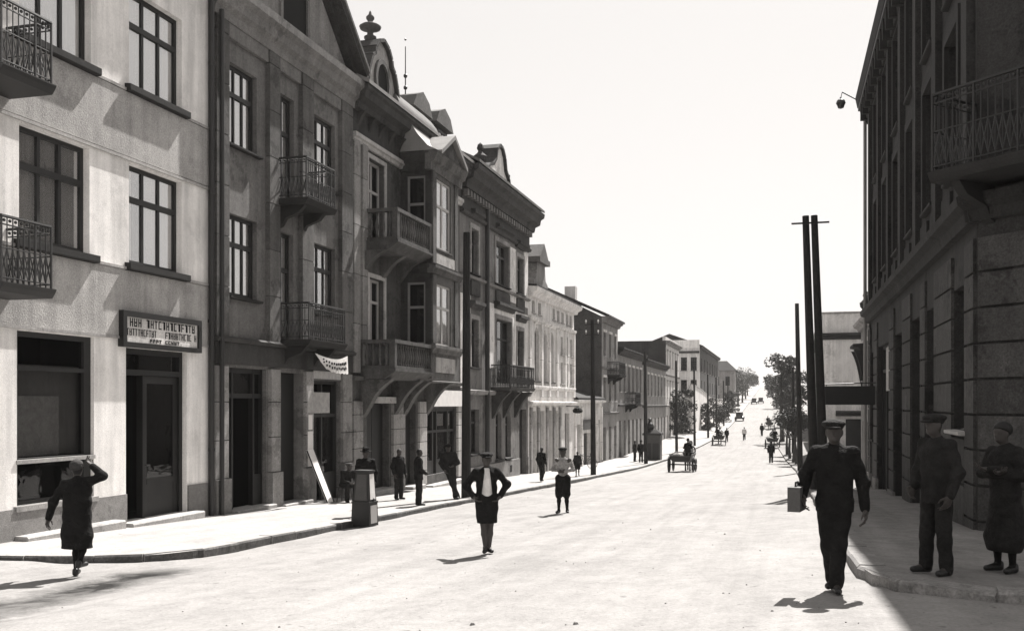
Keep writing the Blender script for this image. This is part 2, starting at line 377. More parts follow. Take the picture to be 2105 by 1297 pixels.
def window(parent, fr, u0, u1, v0, v1, cols=3, trans=.34, rec=.15, fm='wood_dark', sill=.12, sill_m='stone_dark', curtain=None, bar=.055, fw=.075, gm='glass', name='window', sill_ext=.1, sill_t=.09, tbar=.09):
    mb = MB(); e = .02; w0, w1 = -rec - .07, -rec
    mb.fbox(fr, u0 - e, u0 + fw, v0 - e, v1 + e, w0, w1); mb.fbox(fr, u1 - fw, u1 + e, v0 - e, v1 + e, w0, w1)
    mb.fbox(fr, u0 + fw, u1 - fw, v0 - e, v0 + fw, w0, w1); mb.fbox(fr, u0 + fw, u1 - fw, v1 - fw, v1 + e, w0, w1)
    vt = v1 - (v1 - v0) * trans if trans else None
    iu0, iu1 = u0 + fw, u1 - fw; cw = (iu1 - iu0) / cols
    if vt: mb.fbox(fr, iu0, iu1, vt - tbar / 2, vt + tbar / 2, w0 - .004, w1 + .012)
    rows = [(v0 + fw, vt - tbar / 2), (vt + tbar / 2, v1 - fw)] if vt else [(v0 + fw, v1 - fw)]
    for k in range(1, cols):
        uc = iu0 + k * cw
        for a, b in rows: mb.fbox(fr, uc - bar / 2, uc + bar / 2, a, b, w0 + .004, w1 - .004)
    win = mb.build(name, fm, parent)
    for a, b in rows:
        for k in range(cols):
            x0 = iu0 + k * cw + (bar / 2 if k else 0) - .004; x1 = iu0 + (k + 1) * cw - (bar / 2 if k < cols - 1 else 0) + .004
            unit_box('pane', gm, win, fr, x0, x1, a - .004, b + .004, -rec - .040, -rec - .034)
    if curtain:
        for (c0, c1, lo) in curtain:
            n = max(8, int((c1 - c0) * (u1 - u0) / .03)); cm = MB(); ph = random.random() * 6
            ua, ub = u0 + (u1 - u0) * c0, u0 + (u1 - u0) * c1
            row = []
            for i in range(n + 1):
                uu = ua + (ub - ua) * i / n; ww = -rec - .085 + .018 * math.sin(uu * 62 + ph) + .01 * math.sin(uu * 23)
                row.append((uu, ww))
            for (p, q) in zip(row, row[1:]):
                cm.face([fr.pt(p[0], v0 + (v1 - v0) * lo, p[1]), fr.pt(q[0], v0 + (v1 - v0) * lo, q[1]), fr.pt(q[0], v1 - .02, q[1]), fr.pt(p[0], v1 - .02, p[1])])
            cm.build('curtain', 'curtain', win, smooth=True, fix=False)
    if sill:
        sb = MB(); sb.fsweep(fr, [(-rec, v0 - sill_t), (sill - .02, v0 - sill_t), (sill, v0 - sill_t + .02), (sill, v0 - .025), (-rec, v0 + .012)], u0 - sill_ext, u1 + sill_ext)
        sb.build('sill', sill_m, win)
    return win
def cornice(parent, fr, u0, u1, v, prof, m, name='cornice'):
    mb = MB(); mb.fsweep(fr, [(a, v + b) for a, b in prof], u0, u1); return mb.build(name, m, parent)
def fpart(parent, name, m, fr, *boxes):
    mb = MB()
    for b in boxes: mb.fbox(fr, *b)
    return mb.build(name, m, parent)
def hood(parent, fr, u0, u1, v, proj=.22, h=.22, m='stucco'):
    mb = MB(); mb.fsweep(fr, [(-.02, v), (proj * .4, v), (proj * .6, v + h * .45), (proj, v + h * .55), (proj, v + h), (-.02, v + h + .04)], u0, u1)
    return mb.build('window_hood', m, parent)
def pitched(parent, fr, u0, u1, v, front, ridge_w, ridge_h, back, m, name='roof', t=.12):
    mb = MB(); mb.fsweep(fr, [(front, v), (ridge_w, v + ridge_h), (back, v), (back, v + t), (ridge_w, v + ridge_h + t), (front, v + t)], u0, u1)
    mb2 = MB(); mb2.fprism(fr, [(0, 0)] * 0 or [(u0, v), (u1, v), (u1, v + .02), (u0, v + .02)], front + .1, back - .1) if False else None
    r = mb.build(name, m, parent)
    g = MB()
    for uu in (u0 + .03, u1 - .03):
        g.face([fr.pt(uu, v, 0), fr.pt(uu, v + ridge_h, ridge_w), fr.pt(uu, v, back)])
    g.build('gable_wall', 'plaster_dark', parent, fix=False)
    return r
def iron_balcony(parent, fr, u0, u1, v, proj, h=1.05, slab_m='stone_dark', closed=False, corbels=True):
    sb = MB(); sb.fsweep(fr, [(-.02, v - .16), (proj - .06, v - .16), (proj, v - .08), (proj + .03, v - .02), (proj + .03, v), (-.02, v)], u0 - .04, u1 + .04)
    b = sb.build('balcony', slab_m, parent)
    rb = MB()
    def run(P, Q):
        n = max(2, int((Q - P).length / .115)); up = Vector((0, 0, 1))
        for z, r in ((h, .028), (h - .14, .014), (.08, .014), (h * .52, .012)): rb.tube(P + up * z, Q + up * z, r, r, 5)
        for i in range(n + 1):
            p = P.lerp(Q, i / n); rb.tube(p, p + up * h, .011 if i % 6 else .022, None, 5)
            if i < n:
                c = P.lerp(Q, (i + .5) / n) + up * (h - .07); rb.sphere(c, .028, 6)
                c2 = P.lerp(Q, (i + .5) / n) + up * (h * .30)
                a = p + up * .1; d = P.lerp(Q, (i + 1) / n) + up * (h * .52); rb.tube(a, d, .010, None, 4)
                a = p + up * (h * .52); d = P.lerp(Q, (i + 1) / n) + up * .1; rb.tube(a, d, .010, None, 4)
    a, bb, c, d = fr.pt(u0, v, 0), fr.pt(u0, v, proj - .05), fr.pt(u1, v, proj - .05), fr.pt(u1, v, 0)
    run(a, bb); run(bb, c); run(c, d)
    rb.build('railing', 'iron', b, fix=False)
    if corbels:
        for uu in (u0 + .18, u1 - .34):
            cb = MB(); cb.fsweep(fr, [(-.02, v - .75), (.10, v - .7), (.22, v - .5), (proj * .62, v - .36), (proj * .8, v - .165), (-.02, v - .165)], uu, uu + .16)
            cb.build('bracket', slab_m, b)
    return b
BAL = None
def stone_balcony(parent, fr, u0, u1, v, proj, h=1.0, m='stucco', near=True, far=True, slab=.34):
    sb = MB(); sb.fsweep(fr, [(-.02, v - slab), (proj * .72, v - slab), (proj * .85, v - slab + .1), (proj, v - .12), (proj + .05, v - .08), (proj + .05, v), (-.02, v)], u0 - .05, u1 + (.05 if far else 0))
    b = sb.build('balcony', m, parent)
    global BAL
    if BAL is None:
        q = MB(); q.lathe((0, 0, 0), [(.05, 0), (.05, .06), (.03, .09), (.055, .2), (.075, .3), (.055, .42), (.03, .58), (.045, .64), (.05, .7)], 8); BAL = q.mesh('baluster', [m], True)
    rails = []; L = []
    if near: L.append((fr.pt(u0 + .09, v, 0), fr.pt(u0 + .09, v, proj - .09)))
    L.append((fr.pt(u0 + .09, v, proj - .09), fr.pt(u1 - .09, v, proj - .09)))
    if far: L.append((fr.pt(u1 - .09, v, proj - .09), fr.pt(u1 - .09, v, 0)))
    tp = MB(); done = set()
    for li, (P, Q) in enumerate(L):
        d = (Q - P); ln = d.length; rz = math.atan2(d.y, d.x); c = (P + Q) / 2
        dz = .004 * (li % 2); tp.box(c + Vector((0, 0, h - .06 + dz)), (ln + .22 - dz, .22 - dz, .12), rz); tp.box(c + Vector((0, 0, .05 + dz)), (ln + .16 - dz, .17 - dz, .10), rz)
        for e in (P, Q):
            if tuple(round(v_, 3) for v_ in e) in done: continue
            done.add(tuple(round(v_, 3) for v_ in e)); tp.box(e + Vector((0, 0, h / 2 - .02)), (.196, .196, h - .1), rz)
        n = max(2, int(ln / .2)); 
        for i in range(1, n):
            p = P.lerp(Q, i / n); put('baluster', BAL, b, p + Vector((0, 0, .1)), 0, (1, 1, (h - .22) / .7))
    tp.build('handrail', m, b)
    return b
def corbel(parent, fr, u, v, proj, h, wd=.3, m='stucco'):
    mb = MB(); pr = [(-.02, v)]
    for i in range(9):
        t = i / 8; pr.append((proj * (1 - t) ** 1.0 * (1 - .25 * math.sin(t * math.pi)) + .05, v - h * t))
    pr += [(-.02, v - h)]
    mb.fsweep(fr, pr, u - wd / 2, u + wd / 2); o = mb.build('corbel', m, parent); return o
def arch_fill(parent, fr, u0, u1, v_top, m, name='arch', depth=.2, n=9, rise=None):
    """masonry that turns a square-headed opening into a round-headed one"""
    r = (u1 - u0) / 2; c = (u0 + u1) / 2; rise = rise or r; mb = MB()
    for sgn in (-1, 1):
        arc = [(c + sgn * r * math.cos(t), v_top - rise + rise * math.sin(t)) for t in [math.pi / 2 * i / n for i in range(n + 1)]]
        mb.fprism(fr, arc + [(c + sgn * (r + .001), v_top + .02)] if False else arc + [(c + sgn * (r + .012), v_top + .012)], -depth, -.004)
    return mb.build(name, m, parent)
def glyph_row(mb, fr, u0, u1, v0, v1, w, seed, n):
    rr = random.Random(seed); cw = (u1 - u0) / n; t = cw * .2
    for i in range(n):
        if rr.random() < .08: continue
        a = u0 + i * cw + cw * .12; b = a + cw * .72; h = v1 - v0
        k = rr.randrange(6)
        if k in (0, 1, 3, 5): mb.fbox(fr, a, a + t, v0, v1, w, w + .006)
        if k in (0, 2, 3): mb.fbox(fr, b - t, b, v0, v1, w, w + .006)
        if k in (2, 4): mb.fbox(fr, (a + b) / 2 - t / 2, (a + b) / 2 + t / 2, v0, v1 - t, w, w + .006)
        if k in (1, 2, 4, 5): mb.fbox(fr, a + t if k in (1, 5) else a, b - t if k == 2 else b, v1 - t, v1, w, w + .0055)
        if k in (0, 3, 5): mb.fbox(fr, a + t, b - t if k != 5 else b, (v0 + v1) / 2 - t / 2, (v0 + v1) / 2 + t / 2, w, w + .0055)
        if k in (1, 3): mb.fbox(fr, a + t, b - t if k == 3 else b, v0, v0 + t, w, w + .0055)

# ------------------------------------------------------------------ white corner house, nearest on the left
def house_white():
    h = thing('house', (-13.4, 17, 0), 'white plastered house with dark framed windows nearest on the left', 'house')
    ops = [(14.65, 16.52, 5.6, 7.72), (17.74, 19.63, 5.6, 7.72), (14.65, 16.56, 9.38, 11.46), (17.74, 19.63, 9.38, 11.46),
           (14.6, 16.65, .74, 3.94), (17.64, 19.82, .08, 3.8)]
    wall(h, FL, 13.2, 20.7, -1.5, 12.9, 10, ops, 'plaster_white')
    for i, o in enumerate(ops[:4]):
        cu = [[(0, .34, 0), (.36, .62, 0), (.70, 1, 0)], [(0, .2, 0), (.36, .98, 0)], [(0, 1, 0)], [(0, 1, 0)]][i]
        window(h, FL, *o, cols=3, trans=.34, curtain=cu, sill=.15, sill_ext=.14, sill_t=.17, fw=.09, bar=.075, tbar=.12)
    # rough rendered bands between the storeys, thin string courses
    fpart(h, 'spandrel_band', 'plaster_rough', FL, (13.21, 20.69, 4.02, 5.42, -.01, .03))
    fpart(h, 'spandrel_band', 'plaster_rough', FL, (13.21, 20.69, 7.84, 9.20, -.01, .03))
    for v in (7.76, 5.44, 9.215, 3.965): fpart(h, 'string_course', 'stone', FL, (13.19, 20.69, v, v + .055, -.01, .05))
    cornice(h, FL, 12.9, 20.72, 12.5, [(-.02, 0), (.12, 0), (.16, .15), (.34, .25), (.38, .4), (-.02, .4)], 'plaster_rough')
    pitched(h, FL, 12.9, 20.75, 12.92, .45, -5, 3.2, -10.3, 'roof_tile')
    for a, b in ((13.19, 17.62), (19.84, 20.62)): fpart(h, 'plinth', 'plinth', FL, (a, b, -1, .70, -.01, .05))
    # shop window with drawn blind
    u0, u1, v0, v1 = ops[4]
    mb = MB()
    mb.fbox(FL, u0 - .02, u0 + .1, v0, v1 + .02, -.2, -.08); mb.fbox(FL, u1 - .2, u1 + .02, v0, v1 + .02, -.2, -.08)
    mb.fbox(FL, u0 + .1, u1 - .2, v1 - .1, v1 + .02, -.2, -.08); mb.fbox(FL, u0 + .1, u1 - .2, v1 - .72, v1 - .64, -.2, -.07)
    mb.fbox(FL, u0 + .1, u1 - .2, 1.50, 1.60, -.22, -.06); mb.fbox(FL, u0 + .1, u1 - .2, v0 - .01, v0 + .08, -.2, -.08)
    sw = mb.build('shop_window', 'wood_dark', h)
    unit_box('pane', 'glass_dull', sw, FL, u0 + .1, u1 - .2, v1 - .64, v1 - .1, -.15, -.143)
    unit_box('pane', 'glass_dull', sw, FL, u0 + .1, u1 - .2, 1.60, v1 - .72, -.15, -.143)
    unit_box('pane', 'glass_dull', sw, FL, u0 + .1, u1 - .2, v0 + .08, 1.50, -.15, -.143)
    fpart(sw, 'blind', 'blind', FL, (u0 + .05, u1 - .1, 1.62, v1 - .6, -.30, -.285))
    fpart(sw, 'blind', 'paper_grey', FL, (u0 + .05, u1 - .7, 1.62, 2.75, -.26, -.25))
    fpart(sw, 'ledge', 'stone', FL, (u0 - .02, u1 + .02, 1.50, 1.575, -.06, .02))
    fpart(sw, 'sill', 'stone', FL, (u0 - .08, u1 + .06, v0 - .1, v0, -.06, .07))
    # shop door, one leaf open
    u0, u1, v0, v1 = ops[5]
    mb = MB()
    mb.fbox(FL, u0 - .02, u0 + .1, v0, v1 + .02, -.28, -.12); mb.fbox(FL, u1 - .12, u1 + .02, v0, v1 + .02, -.28, -.12)
    mb.fbox(FL, u0 + .1, u1 - .12, v1 - .12, v1 + .02, -.28, -.12); mb.fbox(FL, u0 + .1, u1 - .12, 3.22, 3.34, -.28, -.10)
    mb.fbox(FL, u0 + .72, u0 + .80, v0, 3.22, -.28, -.12)
    fr_ = mb.build('door_frame', 'wood_black', h)
    unit_box('pane', 'glass_dull', fr_, FL, u0 + .1, u1 - .12, 3.34, v1 - .12, -.22, -.213)
    mb = MB(); a, b = u0 + .80, u1 - .12
    mb.fbox(FL, a, a + .14, v0 + .02, 3.21, -.24, -.18); mb.fbox(FL, b - .14, b, v0 + .02, 3.21, -.24, -.18)
    mb.fbox(FL, a + .14, b - .14, v0 + .02, .82, -.24, -.19); mb.fbox(FL, a + .14, b - .14, 3.05, 3.21, -.24, -.18); mb.fbox(FL, a + .14, b - .14, .82, .94, -.24, -.17)
    d = mb.build('door', 'wood_dark', h); unit_box('pane', 'glass_dull', d, FL, a + .14, b - .14, .94, 3.05, -.215, -.208)
    mb = MB(); mb.tube(FL.pt(a + .07, 1.25, -.18), FL.pt(a + .07, 1.25, -.11), .02); mb.tube(FL.pt(a + .07, 1.25, -.12), FL.pt(a + .18, 1.25, -.12), .013); mb.build('handle', 'iron', d)
    fpart(h, 'open_door_leaf', 'wood_black', FL, (u0 + .105, u0 + .16, v0 + .02, 3.20, -.95, -.285))
    # long stone steps lying on the pavement
    for a, b in ((14.5, 17.2), (17.45, 20.05)):
        q = MB(); z = .21 if a < 17 else .10; q.fsweep(FL, [(-.28, z - .6), (.34, z - .6), (.34, z - .03), (.31, z), (-.28, z)], a, b); q.build('step', 'stone', h)
    mb = MB(); mb.tube(FL.pt(20.66, -.6, .12), FL.pt(20.66, 12.6, .12), .065, None, 10)
    for v in (1.5, 4.6, 7.7, 10.8): mb.lathe(FL.pt(20.66, v, .12), [(.085, -.04), (.085, .04)], 10)
    mb.build('downpipe', 'iron', h, smooth=False)
    for v in (4.62, 8.22): iron_balcony(h, FL, 13.22, 14.36, v, 1.0, 1.1, 'wood_dark', corbels=False)
    # return wall on the side street
    FS = Fr((-13.4, 13.2, 0), (-1, 0, 0), (0, -1, 0))
    for v0, v1 in ((5.6, 7.72), (9.38, 11.46)):
        for a in (2.2, 5.4): 
            fpart(h, 'window_surround', 'stone', FS, (a - .1, a + 1.7, v0 - .12, v1 + .1, -.01, .03))
            mb = MB(); mb.fbox(FS, a, a + 1.6, v0, v1, .032, .06); wn = mb.build('window', 'wood_dark', h)
            for k in range(3):
                unit_box('pane', 'glass', wn, FS, a + .08 + k * .5, a + .54 + k * .5, v0 + .08, v1 - .75, .061, .066)
                unit_box('pane', 'glass', wn, FS, a + .08 + k * .5, a + .54 + k * .5, v1 - .65, v1 - .08, .061, .066)
    # framed shop sign over the door
    s = thing('shop_sign', (-13.3, 18.8, 3.84), 'long framed shop sign with dark lettering above the open door of the white house', 'sign')
    fpart(s, 'panel', 'plaster_cream', FL, (17.48, 20.10, 3.89, 4.46, .02, .10))
    mb = MB(); mb.fbox(FL, 17.37, 17.49, 3.80, 4.56, .01, .15); mb.fbox(FL, 20.09, 20.21, 3.80, 4.56, .01, .15)
    mb.fbox(FL, 17.49, 20.09, 3.80, 3.905, .01, .15); mb.fbox(FL, 17.49, 20.09, 4.44, 4.56, .01, .15); mb.build('frame', 'wood_black', s)
    mb = MB(); glyph_row(mb, FL, 17.62, 20.0, 4.24, 4.42, .1005, 4, 17); glyph_row(mb, FL, 17.52, 18.55, 4.05, 4.2, .1005, 11, 11); glyph_row(mb, FL, 18.85, 20.06, 4.05, 4.2, .1005, 12, 12)
    glyph_row(mb, FL, 18.3, 19.4, 3.93, 4.01, .1005, 5, 10); mb.build('lettering', 'ink', s, fix=False)['kind'] = 'stuff'
house_white()

# ------------------------------------------------------------------ grey house with pediment and two iron balconies
def pilaster(h, fr, u0, u1, v0, v1, w=.12, m='plaster_grey', blk=1.25):
    v = v0
    while v < v1 - .05:
        e = min(v + blk, v1); unit_box('pilaster_block', m, h, fr, u0, u1, v + .012, e - .012, -.02, w); v = e
    fpart(h, 'pilaster_core', 'plaster_dark', fr, (u0 + .02, u1 - .02, v0, v1, -.02, w - .02))
def house_grey():
    h = thing('house', (-13.4, 24.7, -.2), 'grey plastered house with triangular pediment and iron balconies beside the white house', 'house')
    ops = [(21.56, 22.96, 9.15, 11.2), (24.08, 25.0, 8.2, 11.2), (26.1, 27.6, 9.15, 11.2),
           (21.58, 22.96, 5.33, 7.4), (24.08, 24.95, 4.36, 7.38), (26.15, 27.62, 5.33, 7.38),
           (21.5, 23.45, -.2, 3.52), (24.1, 25.5, -.3, 3.48), (26.05, 27.95, -.35, 3.3)]
    wall(h, FL, 20.8, 28.72, -2, 12.9, 10, ops, 'plaster_grey')
    cu = [(0, 1, 0)]
    for i, o in enumerate(ops[:6]):
        if i % 3 == 1: window(h, FL, *o, cols=2, trans=.34, curtain=cu, sill=0, rec=.15, name='balcony_door', fw=.1, bar=.07, tbar=.12)
        else: window(h, FL, *o, cols=3, trans=.36, curtain=cu if i != 5 else [(0, .45, .0), (.8, 1, 0)], sill=.14, rec=.13, fw=.1, bar=.06, tbar=.12, sill_m='stone_dark')
    for a, b in ((20.86, 21.42), (23.4, 23.96), (25.25, 25.95), (27.85, 28.62)): pilaster(h, FL, a, b, 4.25, 12.1, .14, 'pilaster_grey')
    for a, b in ((20.86, 21.45), (23.55, 24.05), (25.55, 26.0), (28.0, 28.66)):
        pilaster(h, FL, a, b, .75, 3.55, .1, 'plaster_pale', .95); fpart(h, 'plinth', 'plinth', FL, (a - .04, b + .04, -1.5, .74, -.01, .16))
    # panels framed by the pilasters under the cornice
    for a, b in ((21.42, 23.4), (23.96, 25.25), (25.95, 27.85)): fpart(h, 'frieze_panel', 'plaster_grey', FL, (a + .01, b - .01, 11.75, 12.1, -.01, .10))
    fpart(h, 'fascia', 'plaster_dark', FL, (20.85, 28.66, 3.6, 4.12, -.01, .12))
    cornice(h, FL, 20.82, 28.70, 4.12, [(-.02, 0), (.2, .02), (.24, .1), (.14, .16), (-.02, .18)], 'plaster_dark', 'string_course')
    cornice(h, FL, 20.75, 28.78, 12.1, [(-.02, 0), (.14, 0), (.18, .2), (.30, .3), (.34, .5), (.48, .62), (.5, .82), (-.02, .86)], 'plaster_grey')
    # pediment with arched niche
    ap = (24.75, 16.35); niche = (24.1, 25.6)
    mb = MB(); mb.fprism(FL, [(20.95, 12.96), (28.6, 12.96), ap], -.35, .06); ped = mb.build('pediment', 'plaster_pale', h)
    n = MB(); arc = [(24.85 + .72 * math.cos(t), 14.1 + .75 * math.sin(t)) for t in [math.pi * i / 12 for i in range(13)]]
    n.fprism(FL, [(24.13, 13.2)] + [(25.57, 13.2)] + arc, .062, .075); n.build('niche', 'interior', ped)
    n = MB()
    o_ = [(24.85 + .86 * math.cos(t), 14.1 + .9 * math.sin(t)) for t in [math.pi * i / 12 for i in range(13)]]
    for p, q, p2, q2 in zip(arc, arc[1:], o_, o_[1:]): n.fprism(FL, [p, q, q2, p2], .05, .14)
    n.fbox(FL, 24.0, 24.13, 13.1, 14.1, .05, .14); n.fbox(FL, 25.57, 25.7, 13.1, 14.1, .05, .14); n.build('niche_moulding', 'plaster_grey', ped)
    for sgn, e in ((-1, 20.75), (1, 28.8)):
        n = MB(); dx, dy = ap[0] - e, ap[1] + .12 - 12.98; L = math.hypot(dx, dy); nx_, ny_ = -dy / L * (1 if sgn < 0 else -1), abs(dx) / L
        p0 = (e, 12.98); p1 = (ap[0], ap[1] + .12)
        for off, th, wd in ((0, .18, .22), (.18, .16, .5)):
            n.fprism(FL, [(p0[0] + nx_ * off, p0[1] + ny_ * off), (p1[0], p1[1] + off * 1.25), (p1[0], p1[1] + (off + th) * 1.25), (p0[0] + nx_ * (off + th), p0[1] + ny_ * (off + th))], -.3, wd)
        n.build('raking_cornice', 'plaster_dark', h)
        n = MB(); n.fprism(FL, [(p0[0] + nx_ * .35, p0[1] + ny_ * .35), (p1[0], p1[1] + .45), (p1[0], p1[1] + .58), (p0[0] + nx_ * .45, p0[1] + ny_ * .45)], -10, .56); n.build('roof', 'roof_tile', h)
    iron_balcony(h, FL, 23.9, 25.62, 8.2, 1.0, 1.1); iron_balcony(h, FL, 24.05, 26.3, 4.36, 1.0, 1.0)
    # shop fronts
    u0, u1, v0, v1 = ops[6]; mb = MB()
    for a, b in ((u0 - .02, u0 + .08), (u0 + .42, u0 + .5), (u1 - .5, u1 - .42), (u1 - .08, u1 + .02)): mb.fbox(FL, a, b, v0, v1 + .02, -.25, -.12)
    mb.fbox(FL, u0 + .08, u1 - .08, v1 - .12, v1 + .02, -.24, -.13); mb.fbox(FL, u0 + .08, u1 - .08, 2.75, 2.87, -.24, -.13); mb.fbox(FL, u0 + .08, u0 + .42, v0, .72, -.24, -.13); mb.fbox(FL, u1 - .42, u1 - .08, v0, .72, -.24, -.13)
    sf = mb.build('shop_front', 'wood_black', h)
    for a, b in ((u0 + .08, u0 + .42), (u1 - .42, u1 - .08)): unit_box('pane', 'glass_dull', sf, FL, a, b, .72, 2.75, -.2, -.193)
    unit_box('pane', 'glass_dull', sf, FL, u0 + .08, u1 - .08, 2.87, v1 - .12, -.2, -.193)
    for v, m_ in ((1.62, 'paper_grey'), (1.30, 'paper')):
        for a in (u0 + .1, u0 + .27): fpart(sf, 'displayed_card', m_, FL, (a, a + .13, v, v + .22, -.30, -.292))
    fpart(h, 'doorway_gate', 'wood_black', FL, (24.12, 25.48, -.3, 3.46, -.34, -.28))
    u0, u1, v0, v1 = ops[8]; mb = MB()
    for a, b in ((u0 - .02, u0 + .1), (u0 + .85, u0 + .93), (u1 - .1, u1 + .02)): mb.fbox(FL, a, b, v0, v1 + .02, -.25, -.12)
    mb.fbox(FL, u0 + .1, u1 - .1, v1 - .1, v1 + .02, -.24, -.13); mb.fbox(FL, u0 + .1, u1 - .1, 2.2, 2.3, -.24, -.13); mb.fbox(FL, u0 + .93, u1 - .1, v0, .5, -.24, -.13)
    sf = mb.build('shop_front', 'wood_dark', h)
    unit_box('pane', 'glass_dull', sf, FL, u0 + .93, u1 - .1, .5, 2.2, -.2, -.193); unit_box('pane', 'glass_dull', sf, FL, u0 + .1, u0 + .85, v0 + .05, 2.2, -.2, -.193)
    fpart(sf, 'hanging_card', 'paper_grey', FL, (u0 + .2, u1 - .5, 2.32, 2.95, -.11, -.10))
    for a, b, c, d in ((20.95 + .6, 23.5, -.15, .6), (23.98, 25.6, -.22, .25)):
        q = MB(); zt = -.08 if a < 23 else -.16; q.fsweep(FL, [(-.3, zt - .5), (.3, zt - .5), (.3, zt - .02), (.28, zt), (-.3, zt)], a, b); q.build('step', 'stone', h)
    mb = MB(); mb.tube(FL.pt(20.95, -.8, .22), FL.pt(20.95, 12.2, .22), .06, None, 10); mb.build('downpipe', 'iron', h)
    # board with faint lettering over the right-hand shop
    s = thing('shop_sign', (-13.3, 27, 3.34), 'small pale shop board under the lower iron balcony of the grey house', 'sign')
    fpart(s, 'panel', 'paper_grey', FL, (26.02, 27.85, 3.34, 3.58, .02, .08)); fpart(s, 'frame', 'wood_mid', FL, (26.0, 27.87, 3.31, 3.34, .02, .09), (26.0, 27.87, 3.58, 3.61, .02, .09))
    # lettered cloth hanging below the balcony
    s = thing('hanging_banner', (-12.42, 26, 3.6), 'white scalloped cloth banner with dark letters hanging under the lower iron balcony', 'banner')
    top = []; bot = []; NB = 14; mb = MB()
    for i in range(NB + 1):
        t = i / NB; u = 24.33 + 2.08 * t; top.append((u, 3.99 - .13 * math.sin(math.pi * t) + .02 * t)); bot.append((u + .12 * (1 - t), 3.98 - .49 * (1 - (1 - t) ** 6) - .03 * math.sin(t * 22) ** 2))
    cur = lambda t: .98 + .10 * math.sin(math.pi * t)
    for i in range(NB):
        t0, t1 = i / NB, (i + 1) / NB
        a = [FL.pt(*top[i], cur(t0)), FL.pt(*top[i + 1], cur(t1)), FL.pt(*bot[i + 1], cur(t1) + .02), FL.pt(*bot[i], cur(t0) + .02)]
        mb.solid(a, [p + Vector((.012, 0, 0)) for p in a])
    mb.build('cloth', 'cloth_light', s)
    mb = MB(); rr = random.Random(3)
    for row in (.36, .68):
        for i in range(1, NB - 1):
            t = (i + .5) / NB; lo = Vector(bot[i]); hi = Vector(top[i]); a = hi.lerp(lo, row - .09); b = hi.lerp(lo, row + .09)
            if (hi - lo).length < .22: continue
            mb.fbox(FL, a.x + .02, a.x + .075, min(a.y, b.y), max(a.y, b.y), cur(t) + .022, cur(t) + .046)
    mb.build('lettering', 'ink', s, fix=False)['kind'] = 'stuff'
    for a, b, v0, v1, m_ in ((25.6, 25.97, 2.35, 2.98, 'paper_grey'), (25.66, 25.9, 1.85, 2.28, 'paper'), (25.62, 25.93, .78, 1.8, 'paper')):
        tag(fpart(None, 'poster', m_, FL, (a, b, v0, v1, .102, .112)), {2.35: 'grey poster, topmost of three on the pier between the grey house doorways', 1.85: 'small white notice pasted midway down the pier of the grey house', .78: 'tall white bill pasted low on the pier behind the leaning board'}[v0], 'poster', 'bills pasted on the pier')
house_grey()

